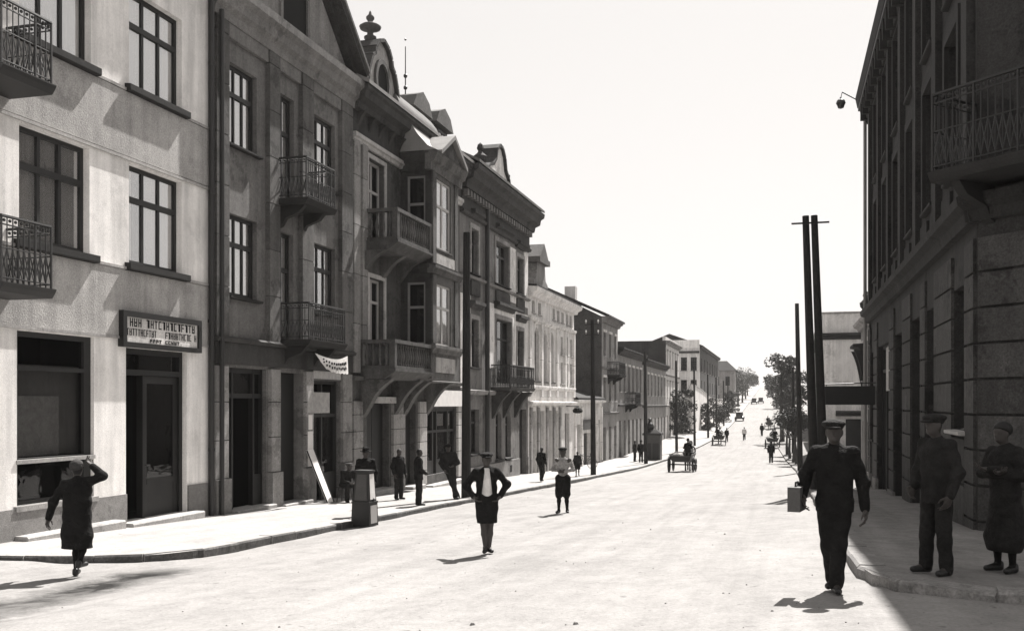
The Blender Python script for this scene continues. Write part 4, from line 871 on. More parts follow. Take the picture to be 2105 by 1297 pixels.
def garden_wall():
    h = thing('garden_wall', (-11.4, 170, -.2), 'sloping white garden wall below the trees on the left far pavement', 'wall'); mb = MB(); mb2 = MB()
    pts = [(133, 5.2), (148, 4.6), (165, 3.6), (190, 3.4), (222, 3.6)]
    for (y0, z0), (y1, z1) in zip(pts, pts[1:]):
        for q, zt0, zt1, zb, x0, x1 in ((mb, z0, z1, -3, -12.05, -11.75), (mb2, z0 + .15, z1 + .15, None, -12.12, -11.68)):
            a = [(x0, y0, zt0), (x1, y0, zt0), (x1, y0, zt0 - .15 if zb is None else zb), (x0, y0, zt0 - .15 if zb is None else zb)]
            b = [(x0, y1, zt1), (x1, y1, zt1), (x1, y1, zt1 - .15 if zb is None else zb), (x0, y1, zt1 - .15 if zb is None else zb)]; q.solid(a, b)
    mb.build('wall', 'plaster_white', h); mb2.build('coping', 'stone', h)
garden_wall()

# ------------------------------------------------------------------ right side of the street
def house_right():
    h = thing('house', (3, 17, .4), 'dark shaded corner house with rusticated ground floor and deep eaves on the right', 'house')
    FC = Fr((3.0, 17.08, 0), (.7071, -.7071, 0), (-.7071, -.7071, 0)); FX = Fr((5.97, 14.11, 0), (1, 0, 0), (0, -1, 0)); FB_ = Fr((3.0, 37.4, 0), (1, 0, 0), (0, 1, 0))
    gops = [(17.95, 19.25, 2.15, 4.65), (21.4, 22.7, -.2, 4.6), (23.5, 25.2, -.3, 4.6), (26.9, 28.9, -.4, 4.5), (30.2, 33.9, -.6, 4.45), (35.2, 36.4, 1.4, 4.4)]
    cs = [19.2, 22.2, 25.2, 28.2, 31.2, 34.2]; uops = [(c - .65, c + .65, z, z + 2.55) for c in cs for z in (6.75, 10.1)]
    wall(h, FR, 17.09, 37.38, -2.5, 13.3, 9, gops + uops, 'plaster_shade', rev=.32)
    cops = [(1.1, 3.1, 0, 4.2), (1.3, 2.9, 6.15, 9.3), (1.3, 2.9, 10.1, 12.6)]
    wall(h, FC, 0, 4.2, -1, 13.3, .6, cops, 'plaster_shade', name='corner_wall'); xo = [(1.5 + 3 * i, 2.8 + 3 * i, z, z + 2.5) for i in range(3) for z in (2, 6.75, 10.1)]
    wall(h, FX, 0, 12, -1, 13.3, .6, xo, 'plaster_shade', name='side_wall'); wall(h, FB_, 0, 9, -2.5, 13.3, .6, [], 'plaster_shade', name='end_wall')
    for o in uops: 
        window(h, FR, *o, cols=2, trans=.34, sill=.12, rec=.2, gm='glass_dull', sill_m='stone_dark'); fpart(h, 'window_surround', 'stone_dark', FR, (o[0] - .2, o[0] - .01, o[2], o[3] + .25, -.01, .08), (o[1] + .01, o[1] + .2, o[2], o[3] + .25, -.01, .08), (o[0] - .01, o[1] + .01, o[3] + .01, o[3] + .25, -.01, .08))
    for fr, oo in ((FC, cops[1:]), (FX, xo)):
        for o in oo: window(h, fr, *o, cols=2, trans=.3, sill=0, rec=.2, gm='glass_dull')
    for c in (17.25, 20.6, 23.6, 26.6, 29.6, 32.6, 35.9): fpart(h, 'pilaster', 'plaster_shade', FR, (c, c + .5, 6.05, 12.9, -.01, .13))
    for k in range(13):                                        # panelled band under the first-floor windows
        u = 17.85 + k * 1.5
        fpart(h, 'apron_panel', 'stone_dark', FR, (u, u + 1.0, 6.0, 6.5, -.01, .06))
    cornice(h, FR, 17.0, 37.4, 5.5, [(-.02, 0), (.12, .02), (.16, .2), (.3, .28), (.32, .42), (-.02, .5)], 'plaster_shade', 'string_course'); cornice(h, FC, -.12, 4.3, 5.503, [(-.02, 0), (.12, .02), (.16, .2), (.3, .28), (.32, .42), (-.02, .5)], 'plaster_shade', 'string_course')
    # rusticated courses between the openings
    edges = [17.1] + [x for o in gops for x in o[:2]] + [37.38]; piers = list(zip(edges[::2], edges[1::2]))
    for k in range(9):
        v0 = .15 + k * .57; 
        for a, b in piers: 
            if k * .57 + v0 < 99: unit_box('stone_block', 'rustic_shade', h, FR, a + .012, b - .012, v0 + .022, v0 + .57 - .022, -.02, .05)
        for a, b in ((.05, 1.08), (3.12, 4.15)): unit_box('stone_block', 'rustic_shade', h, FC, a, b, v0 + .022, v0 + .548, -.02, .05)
    for a, b in piers: fpart(h, 'plinth', 'plinth', FR, (a + .01, b - .01, -2, .14, -.01, .09))
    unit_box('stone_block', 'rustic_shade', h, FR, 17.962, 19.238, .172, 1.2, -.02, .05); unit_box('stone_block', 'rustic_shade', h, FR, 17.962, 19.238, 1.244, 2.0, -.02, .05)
    window(h, FR, *gops[0], cols=2, trans=.3, sill=.16, sill_m='stone', rec=.22, gm='glass_dull')
    for o in gops[1:4]:
        c = (o[0] + o[1]) / 2
        mb = MB(); mb.fbox(FR, o[0] - .02, o[0] + .1, o[2], o[3] + .02, -.3, -.18); mb.fbox(FR, o[1] - .1, o[1] + .02, o[2], o[3] + .02, -.3, -.18); mb.fbox(FR, o[0] + .1, o[1] - .1, 3.4, 3.52, -.3, -.17); mb.fbox(FR, o[0] + .1, o[1] - .1, o[3] - .1, o[3] + .02, -.3, -.18); mb.fbox(FR, c - .05, c + .05, 3.52, o[3] - .1, -.3, -.18); f = mb.build('door_frame', 'wood_black', h)
        for a, b in ((o[0] + .1, c - .05), (c + .05, o[1] - .1)): unit_box('pane', 'glass', f, FR, a, b, 3.52, o[3] - .1, -.24, -.233)
        for a, b in ((o[0] + .1, c - .006), (c + .006, o[1] - .1)): fpart(h, 'door', 'wood_black', FR, (a, b, o[2], 3.4, -.28, -.22))
        if o[0] < 25: fpart(f, 'curtain', 'curtain', FR, (o[0] + .12, c - .08, 3.55, o[3] - .12, -.34, -.33))
    o = gops[4]; mb = MB()
    for u in (o[0] - .02, 31.3, 32.6, o[1] - .1): mb.fbox(FR, u, u + .12, o[2], o[3] + .02, -.25, -.12)
    mb.fbox(FR, o[0] + .1, o[1] - .1, 3.6, 3.7, -.24, -.13); mb.fbox(FR, o[0] + .1, o[1] - .1, o[3] - .1, o[3] + .02, -.24, -.13); sf = mb.build('shop_front', 'wood_black', h)
    for a, b in ((o[0] + .1, 31.3), (31.42, 32.6), (32.72, o[1] - .1)):
        for c, d in ((-.2, 3.6), (3.7, o[3] - .1)): unit_box('pane', 'glass_dull', sf, FR, a, b, c, d, -.2, -.193)
    window(h, FR, *gops[5], cols=2, trans=.3, sill=.1, rec=.22, gm='glass_dull')
    fpart(h, 'door', 'wood_black', FC, (1.12, 2.08, 0, 4.18, -.35, -.28)); fpart(h, 'door', 'wood_black', FC, (2.12, 3.08, 0, 4.18, -.35, -.28))
    # corner balcony
    iron_balcony(h, FC, -.02, 4.2, 6.2, 1.1, 1.2, 'stone_dark'); 
    # eaves
    foot = [(3.0, 37.4), (3.0, 17.08), (5.97, 14.11), (18, 14.11), (18, 37.4)]
    def ring(off, z): return [(3 - off, 37.4 + off, z), (3 - off, 17.08 - off * .41, z), (5.97 - off * .41, 14.11 - off, z), (18 + off, 14.11 - off, z), (18 + off, 37.4 + off, z)]
    for o0, o1, z0, z1 in ((.14, .16, 12.75, 13.0), (.26, .30, 13.0, 13.3), (.38, .45, 13.42, 13.8)):
        mb = MB(); mb.solid(ring(o0, z0), ring(o1, z1)); mb.build('eaves_cornice', 'stone_dark', h)
    mb = MB(); mb.solid(ring(.36, 13.301), ring(.36, 13.419)); mb.build('eaves_boarding', 'wood_dark', h)
    mb = MB(); mb.solid(ring(.43, 13.81), [(6.5, 33, 17), (6.5, 20, 17), (8, 18, 17), (14, 18, 17), (14, 33, 17)]); mb.build('roof', 'roof_tile', h)
    k = 17.6
    while k < 37.2: unit_box('eaves_bracket', 'stone_dark', h, FR, k, k + .16, 12.72, 13.29, .0, .34); k += .8
    mb = MB(); mb.tube((2.85, 37.3, -1.2), (2.85, 37.3, 13.3), .06, None, 8); mb.build('downpipe', 'zinc', h)
    s = thing('hanging_lamp', (2.1, 37.3, 13.2), 'dark pendant street lamp on a short arm at the eaves corner', 'lamp')
    mb = MB(); mb.tube((2.75, 37.5, 13.55), (2.06, 37.3, 13.92), .02); mb.tube((2.06, 37.3, 13.9), (2.02, 37.3, 13.72), .012); mb.build('arm', 'iron', s)
    mb = MB(); mb.lathe((2.02, 37.3, 13.32), [(.02, 0), (.1, .03), (.13, .12), (.17, .2), (.14, .3), (.05, .38), (.03, .42)], 12); mb.build('shade', 'iron', s)
    s = thing('projecting_sign', (1.6, 33, 2.9), 'black signboard projecting from the shaded corner house over the right pavement', 'sign')
    mb = MB(); mb.box((2.1, 34.2, 2.88), (1.65, .07, .62)); mb.build('board', 'wood_black', s); mb = MB(); mb.tube((3.0, 34.2, 3.3), (1.3, 34.2, 3.25), .02); mb.tube((1.4, 34.2, 3.25), (1.4, 34.2, 3.18), .012); mb.build('bracket', 'iron', s)
    tag(fpart(None, 'poster', 'paper_grey', FR, (31.5, 32.5, 3.0, 4.35, -.115, -.105)), 'pale poster in the shop window of the shaded corner house', 'poster')
house_right()
# house set back with scrolled gable ornaments, only a sliver is seen
def house_scroll():
    FQ = Fr((4.8, 0, 0), (0, 1, 0), (-1, 0, 0)); h = far_house('set back house with scrolled ornaments showing past the shaded corner house', 41, 66, -1.6, 7.6, fr=FQ, m='plaster_pale', nb=7, ridge=0, depth=8)
    for u in (64.5, 60, 55):
        mb = MB(); mb.fbox(FQ, u - .4, u + .4, 7.6, 8.2, -.5, .1); mb.lathe(FQ.pt(u, 8.2, -.2), [(.3, 0), (.3, .08), (.14, .18), (.36, .45), (.4, .7), (.2, .9), (.12, 1.0), (.22, 1.15), (.15, 1.35), (.02, 1.45)], 10); mb.build('urn', 'stone_dark', h)
    for v in (3.2, 5.9): hood(h, FQ, 62.6, 65.6, v, .7, .35, 'stone_dark')
    for u in (62.9, 65.1): corbel(h, FQ, u, 5.9, .6, 2.2, .3, 'stone_dark')
house_scroll()
def house_block():
    h = thing('house', (2.8, 75, -1.8), 'pale flat roofed block whose blank end wall faces the camera beyond the paired pole', 'house')
    FZ = Fr((2.8, 75, 0), (1, 0, 0), (0, -1, 0)); FW = Fr((2.8, 75, 0), (0, 1, 0), (-1, 0, 0)); do = [(1.6, 4.0, -2, 1.5)]
    wall(h, FZ, 0, 10, -4, 9.2, .5, do, 'plaster_cream'); ops = [(2 + 4 * i, 3.2 + 4 * i, z, z + 2) for i in range(5) for z in (-.4, 4.0)]
    wall(h, FW, .5, 22, -4, 9.2, 10, ops, 'plaster_pale', name='street_wall'); simple_windows(h, FW, ops, 2, .35)
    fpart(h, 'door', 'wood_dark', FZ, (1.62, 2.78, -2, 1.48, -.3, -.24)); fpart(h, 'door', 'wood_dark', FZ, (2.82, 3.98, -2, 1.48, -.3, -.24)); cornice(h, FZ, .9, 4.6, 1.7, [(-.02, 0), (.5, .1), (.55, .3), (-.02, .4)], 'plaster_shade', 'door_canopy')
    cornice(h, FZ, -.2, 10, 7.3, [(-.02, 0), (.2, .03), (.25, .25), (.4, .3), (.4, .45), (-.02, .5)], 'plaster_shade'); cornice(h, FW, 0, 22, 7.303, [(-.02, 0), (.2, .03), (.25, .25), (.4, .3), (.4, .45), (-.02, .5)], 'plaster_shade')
    cornice(h, FZ, -.1, 10, 9.2, [(-.3, 0), (.1, .02), (.14, .12), (-.3, .16)], 'stone', 'coping'); mb = MB(); mb.fbox(FZ, 0, 10, 9.21, 9.25, -22, -.35); mb.build('roof', 'zinc', h)
    fpart(h, 'corner_strip', 'plaster_cream', FZ, (0.02, .9, -3, 7.28, -.01, .05))
house_block()
FQ2 = Fr((3.8, 0, 0), (0, 1, 0), (-1, 0, 0))
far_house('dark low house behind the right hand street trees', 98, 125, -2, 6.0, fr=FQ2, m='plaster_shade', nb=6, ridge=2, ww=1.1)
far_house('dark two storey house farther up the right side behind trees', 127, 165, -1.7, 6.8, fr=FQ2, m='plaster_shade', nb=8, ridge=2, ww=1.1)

# ------------------------------------------------------------------ street furniture
def pole(x, y, hgt, label, group, lean=(0, 0), arms=1, r=.15, twin=False):
    z = gz(x, y); t = thing('utility_pole', (x, y, z), label, 'pole', group)
    for k in ((-.145, .145) if twin else (0,)):
        mb = MB(); mb.tube((x + k, y, z - .3), (x + k * .9 + lean[0], y + lean[1], z + hgt), r, r * .68, 10); mb.build('shaft', 'pole_wood', t)
    for i in range(arms):
        zz = z + hgt - .25 - i * .55; f = (zz - z) / hgt; cx, cy = x + lean[0] * f, y + lean[1] * f
        mb = MB(); mb.box((cx, cy - r * .8, zz), (.8 if not twin else 1.15, .05, .05)); mb.build('crossarm', 'pole_wood', t)
        for dx in (() if twin else (-.33, .33)):
            q = MB(); q.lathe((cx + dx * (1 if not twin else .85), cy - r * .8, zz + .04), [(.012, 0), (.012, .1), (.045, .1), (.05, .15), (.03, .2), (.01, .22)], 8); q.build('insulator', 'lamp_white', t)
    return t
PG = 'wooden poles along the left pavement'
pole(-9.8, 29.67, 8.5, 'tall dark wooden pole in front of the bay window house', PG, (.02, 0), 0, .16)
pole(-9.8, 51.4, 8.3, 'wooden pole with two crossarms before the low pale shop row', PG, (-.05, 0), 2, .15)
pole(-9.7, 71.4, 8.2, 'wooden pole rising beside the kiosk at the bend of the kerb', PG, (-.08, 0), 0, .15)
for x, y, hh, lb in ((-9.6, 91.8, 8.6, 'first slim pole past the kiosk on the left far pavement'), (-9.3, 107.5, 8.2, 'second slim pole past the kiosk on the left far pavement'), (-9.2, 126, 8.0, 'third slim pole past the kiosk, near the white garden wall'),
                     (-9.2, 142, 7.8, 'fourth slim pole past the kiosk, near the white garden wall'), (-9.5, 165, 7.4, 'fifth slim pole past the kiosk, in front of the hipped roof house'), (-9.9, 186, 7.2, 'farthest slim pole on the left before the street trees')):
    pole(x, y, hh, lb, PG, (-.06, 0), 0, .14)
RG = 'wooden poles along the right pavement'
pole(1.12, 32.4, 8.7, 'twin wooden pole strapped together with thin crossarm beside the shaded corner house', RG, (-.30, 0), 1, .155, True)
pole(.98, 60, 9.9, 'single leaning wooden pole just behind the twin pole', RG, (-.2, 0), 0, .17)
pole(1.25, 76, 7.0, 'shorter dark pole behind the single leaning pole on the right', RG, (-.1, 0), 1, .16)
pole(.9, 95, 8.0, 'far thin pole on the right pavement among the street trees', RG, (0, 0), 0, .15)

# tapering display case on the kerb
def display_case():
    x, y = -9.25, 20.6; z = road_z(x, y) + .02; t = thing('display_case', (x, y, z), 'tapering dark wooden display case with light side panels at the kerb', 'display case', None, R(-6))
    f = lambda hw, hd, zz: [(-hw, -hd, zz), (hw, -hd, zz), (hw, hd, zz), (-hw, hd, zz)]
    mb = MB(); mb.solid(f(.33, .42, 0), f(.31, .38, .55)); mb.build('base', 'wood_dark', t, fix=True)
    mb = MB(); mb.solid(f(.29, .35, .57), f(.23, .24, 1.3)); mb.build('cabinet', 'wood_dark', t)
    mb = MB(); mb.solid(f(.33, .4, .545), f(.33, .4, .59)); mb.build('moulding', 'wood_dark', t); mb = MB(); mb.solid(f(.27, .28, 1.29), f(.27, .28, 1.34)); mb.build('moulding', 'wood_dark', t)
    for zz0, zz1, w0, w1 in ((.07, .5, .33, .30), (.64, 1.25, .27, .19)):
        g = lambda zz: (.33 - .02 * zz / .55 + .006) if zz < .55 else (.29 - .06 * (zz - .57) / .73 + .006)
        mb = MB(); a = [(g(zz0), -w0 * .85, zz0), (g(zz0), w0 * .85, zz0), (g(zz1), w1 * .95, zz1), (g(zz1), -w1 * .95, zz1)]; mb.solid(a, [(px + .01, py, pz) for px, py, pz in a]); mb.build('side_panel', 'paper' if zz0 > .5 else 'paint_light', t)
    mb = MB(); a = [(-.22, -.36, .62), (.22, -.36, .62), (.17, -.262, 1.24), (-.17, -.262, 1.24)]; mb.solid(a, [(px, py - .012, pz) for px, py, pz in a]); mb.build('front_panel', 'wood_mid', t)
    mb = MB(); mb.tube((.30, .0, .60), (.345, .0, .66), .03, .03, 8); mb.build('knob', 'iron', t)
    for o in t.children: o.matrix_parent_inverse = Matrix.Diagonal((.72, .5, .95, 1))
display_case()
def leaning_board():
    x, y = -12.72, 24.7; z = gz(x, y); t = thing('leaning_board', (x, y, z), 'narrow white board leaning against the pier of the grey house', 'board')
    mb = MB(); a = [(-12.62, 25.45, z), (-12.58, 25.75, z), (-13.24, 25.80, z + 1.5), (-13.26, 25.42, z + 1.5)]; mb.solid(a, [(p[0] + .03, p[1], p[2] + .012) for p in a]); mb.build('panel', 'paper', t)
    mb = MB(); mb.tube((-12.58, 25.44, z), (-13.22, 25.41, z + 1.5), .02); mb.tube((-12.54, 25.77, z), (-13.2, 25.82, z + 1.5), .02); mb.build('frame', 'wood_dark', t)
leaning_board()
def kiosk():
    x, y = -10.1, 78.5; z = gz(x, y); t = thing('kiosk', (x, y, z), 'square dark kiosk with small domed top on the left pavement bend', 'kiosk')
    mb = MB(); mb.box((x, y, z + .9), (1.3, 1.3, 2.2)); mb.build('body', 'wood_mid', t); mb = MB(); mb.box((x, y, z + 2.08), (1.5, 1.5, .16)); mb.build('cornice', 'wood_dark', t)
    mb = MB(); mb.solid([(x - 0.72, y - 0.72, z + 2.17), (x + 0.72, y - 0.72, z + 2.17), (x + 0.72, y + 0.72, z + 2.17), (x - 0.72, y + 0.72, z + 2.17)], [(x - .3, y - .3, z + 2.45), (x + .3, y - .3, z + 2.45), (x + .3, y + .3, z + 2.45), (x - .3, y + .3, z + 2.45)]); mb.build('roof', 'roof_dark', t)
    mb = MB(); mb.lathe((x - .25, y, z + 2.4), [(.25, 0), (.34, .12), (.36, .3), (.26, .5), (.1, .65), (.08, .8), (.14, .9), (.02, 1.0)], 12); mb.build('dome', 'wood_black', t)
    for a, b in ((-.55, -.05), (.05, .55)): mb = MB(); mb.box((x + (a + b) / 2, y - .66, z + 0.725), (b - a, .04, 1.3)); mb.build('panel', 'wood_dark', t)
kiosk()
def bicycle():
    x, y = -12.3, 61.5; z = gz(x, y); t = thing('bicycle', (x, y, z), 'bicycle parked on the pavement near the child by the low shops', 'bicycle', None, R(-8))
    P = lambda a, b: Vector((a, 0, b))
    for c in (-.52, .52):
        mb = MB(); mb.torus((c, 0, .34), .33, .02, 'y', 22, 6)
        for i in range(9): q = math.pi * i / 9; mb.tube((c - .32 * math.cos(q), 0, .34 - .32 * math.sin(q)), (c + .32 * math.cos(q), 0, .34 + .32 * math.sin(q)), .004, None, 3)
        mb.lathe((c, 0, .31), [(.03, 0), (.03, .06)], 8); put('wheel', mb.mesh('wheel', [M['iron']]), t, local=True)
    mb = MB()
    for a, b in (((-.52, .34), (-.18, .82)), ((-.18, .82), (-.05, .32)), ((-.52, .34), (-.05, .32)), ((-.05, .32), (.40, .82)), ((-.17, .80), (.40, .82)), ((.40, .95), (.52, .34))): mb.tube(P(*a), P(*b), .017, None, 6)
    put('frame', mb.mesh('frame', [M['iron']]), t, local=True)
    mb = MB(); mb.tube((.38, -.28, .98), (.38, .28, .98), .014); mb.tube((.38, 0, .98), (.40, 0, .84), .014); put('handlebar', mb.mesh('handlebar', [M['iron']]), t, local=True)
    mb = MB(); mb.sphere((-.2, 0, .9), .13, 8, 0, .35); put('saddle', mb.mesh('saddle', [M['leather']]), t, local=True)
bicycle()

# ------------------------------------------------------------------ figures: signed distance bodies turned into continuous skins
def nets(F, o, res):
    S = F < 0; n = F.shape; c = np.zeros((n[0] - 1, n[1] - 1, n[2] - 1), np.int32)
    sl = lambda d, m: slice(d, m - 1 + d)
    offs = [(i, j, k) for i in (0, 1) for j in (0, 1) for k in (0, 1)]
    for i, j, k in offs: c += S[sl(i, n[0]), sl(j, n[1]), sl(k, n[2])]
    act = (c > 0) & (c < 8); idx = -np.ones(c.shape, np.int64); A = np.argwhere(act); idx[act] = np.arange(len(A))
    pos = np.zeros((len(A), 3)); cnt = np.zeros(len(A))
    for a in offs:
        for ax in range(3):
            if a[ax]: continue
            b = list(a); b[ax] = 1
            fa = F[A[:, 0] + a[0], A[:, 1] + a[1], A[:, 2] + a[2]]; fb = F[A[:, 0] + b[0], A[:, 1] + b[1], A[:, 2] + b[2]]
            m = (fa < 0) != (fb < 0); t = fa[m] / (fa[m] - fb[m]); p = np.tile(np.array(a, float), (m.sum(), 1)); p[:, ax] += t
            pos[m] += p; cnt[m] += 1
    V = (A + pos / np.maximum(cnt, 1)[:, None]) * res + o
    faces = []
    for ax in range(3):
        b, d = [(1, 2), (2, 0), (0, 1)][ax]
        s0 = [slice(None)] * 3; s1 = [slice(None)] * 3; s0[ax] = slice(0, -1); s1[ax] = slice(1, None)
        ch = S[tuple(s0)] != S[tuple(s1)]; E = np.argwhere(ch); E = E[(E[:, b] > 0) & (E[:, d] > 0) & (E[:, b] < n[b] - 1) & (E[:, d] < n[d] - 1)]
        q = []
        for db, dd in ((1, 1), (0, 1), (0, 0), (1, 0)):
            e = E.copy(); e[:, b] -= db; e[:, d] -= dd; q.append(idx[e[:, 0], e[:, 1], e[:, 2]])
        q = np.stack(q, 1); ins = S[E[:, 0], E[:, 1], E[:, 2]]; q[~ins] = q[~ins][:, ::-1]; faces.append(q)
    return V, np.concatenate(faces)
def sdf(prims, res, k=.03, clips=(), cuts=(), amp=0.0, freq=22):
    pts = []
    for p in prims:
        if p[0] == 'c': pts += [np.array(p[1]) - max(p[3:5]), np.array(p[1]) + max(p[3:5]), np.array(p[2]) - max(p[3:5]), np.array(p[2]) + max(p[3:5])]
        else: pts += [np.array(p[1]) - max(p[2]), np.array(p[1]) + max(p[2])]
    pts = np.array(pts); lo = pts.min(0) - 3 * res - amp * 2; hi = pts.max(0) + 3 * res + amp * 2
    n = np.ceil((hi - lo) / res).astype(int) + 1
    X, Y, Z = np.meshgrid(*[lo[i] + np.arange(n[i]) * res for i in range(3)], indexing='ij')
    D = None
    for p in prims:
        if p[0] == 'c':
            a = np.array(p[1], float); b = np.array(p[2], float); ab = b - a; L = (ab @ ab) or 1e-9
            t = np.clip(((X - a[0]) * ab[0] + (Y - a[1]) * ab[1] + (Z - a[2]) * ab[2]) / L, 0, 1)
            fl = p[5] if len(p) > 5 else 1.0      # front-to-back flattening
            d = np.sqrt((X - a[0] - t * ab[0]) ** 2 + ((Y - a[1] - t * ab[1]) / fl) ** 2 + (Z - a[2] - t * ab[2]) ** 2) - (p[3] + (p[4] - p[3]) * t)
        else:
            c, r = p[1], p[2]; x, y, z = X - c[0], Y - c[1], Z - c[2]
            k0 = np.sqrt((x / r[0]) ** 2 + (y / r[1]) ** 2 + (z / r[2]) ** 2); k1 = np.sqrt((x / r[0] ** 2) ** 2 + (y / r[1] ** 2) ** 2 + (z / r[2] ** 2) ** 2) + 1e-9
            d = k0 * (k0 - 1) / k1
        if D is None: D = d
        else: h = np.clip(.5 + .5 * (d - D) / k, 0, 1); D = d + (D - d) * h - k * h * (1 - h)
    if amp: D = D + amp * (np.sin(freq * X + 9 * Z) * np.sin(freq * .7 * Z - 7 * Y) + .6 * np.sin(freq * 1.7 * Z + 13 * X + 5 * Y))
    for nrm, off in clips: D = np.maximum(D, nrm[0] * X + nrm[1] * Y + nrm[2] * Z - off)
    for c, hf in [q for q in cuts if len(q) == 2]: D = np.maximum(D, -np.maximum(np.maximum(np.abs(X - c[0]) - hf[0], np.abs(Y - c[1]) - hf[1]), np.abs(Z - c[2]) - hf[2]))
    for zt, zb, wt, wb, y0 in [q for q in cuts if len(q) == 5]: D = np.maximum(D, -np.maximum(np.maximum(np.abs(X) - (wb + (wt - wb) * (Z - zb) / (zt - zb)), y0 - Y), np.maximum(Z - zt, zb - Z)))
    return nets(D, lo, res)
def np_mesh(name, V, Fc, mats, midx=None):
    me = bpy.data.meshes.new(name); me.from_pydata(V.tolist(), [], Fc.tolist())
    for m in mats: me.materials.append(M[m])
    if midx is not None: me.polygons.foreach_set('material_index', midx.astype(np.int32))
    me.polygons.foreach_set('use_smooth', [True] * len(Fc)); me.update(); return me
P0 = dict(pel=(0, 0, .53), che=(0, 0, .735), nek=(0, -.005, .822), hed=(0, .014, .914), hipL=(-.05, 0, .52), kneL=(-.055, .012, .285), ankL=(-.055, 0, .045), hipR=(.05, 0, .52), kneR=(.055, .012, .285), ankR=(.055, 0, .045),
          shoL=(-.098, -.005, .792), elbL=(-.14, -.02, .635), wriL=(-.135, .035, .50), shoR=(.098, -.005, .792), elbR=(.14, -.02, .635), wriR=(.135, .035, .50), toeL=(-.02, .085), toeR=(.02, .085))
def hand(V_, F_, mi, w, e, h, side, res):
    """palm, four bent fingers of unequal length and a thumb, continuing the forearm"""
    w = np.array(w); d = w - np.array(e); d /= np.linalg.norm(d); ref = np.array([0, 1.0, 0]); 
    if abs(d @ ref) > .8: ref = np.array([0, 0, -1.0])
    b = ref - d * (d @ ref); b /= np.linalg.norm(b); n = np.cross(d, b) * side          # b across the palm, n the palm normal (inwards)
    L = .105 * h; pr = [('c', w - d * .02 * h, w + d * L * .18, .016 * h, .018 * h)]
    for i, (o, ln) in enumerate(((.36, .40), (.12, .46), (-.12, .43), (-.34, .34))):
        a = w + d * L * .12 + b * o * L * .4; kn = w + d * L * .48 + b * o * L * .52; m = kn + d * L * ln * .55 - n * L * .10; tip = m + d * L * ln * .40 - n * L * .26
        pr += [('c', a, kn, .0125 * h, .0085 * h), ('c', kn, m, .0058 * h, .0052 * h), ('c', m, tip, .0052 * h, .0042 * h)]
    t0 = w + d * L * .16 + b * L * .22; t1 = w + d * L * .38 + b * L * .44 - n * L * .12; t2 = t1 + d * L * .22 - n * L * .10
    pr += [('c', t0, t1, .0085 * h, .0066 * h), ('c', t1, t2, .0062 * h, .005 * h)]
    v, f = sdf(pr, res, .004 * h); F_.append(f + sum(len(x) for x in V_)); V_.append(v); mi.append(np.zeros(len(f)))
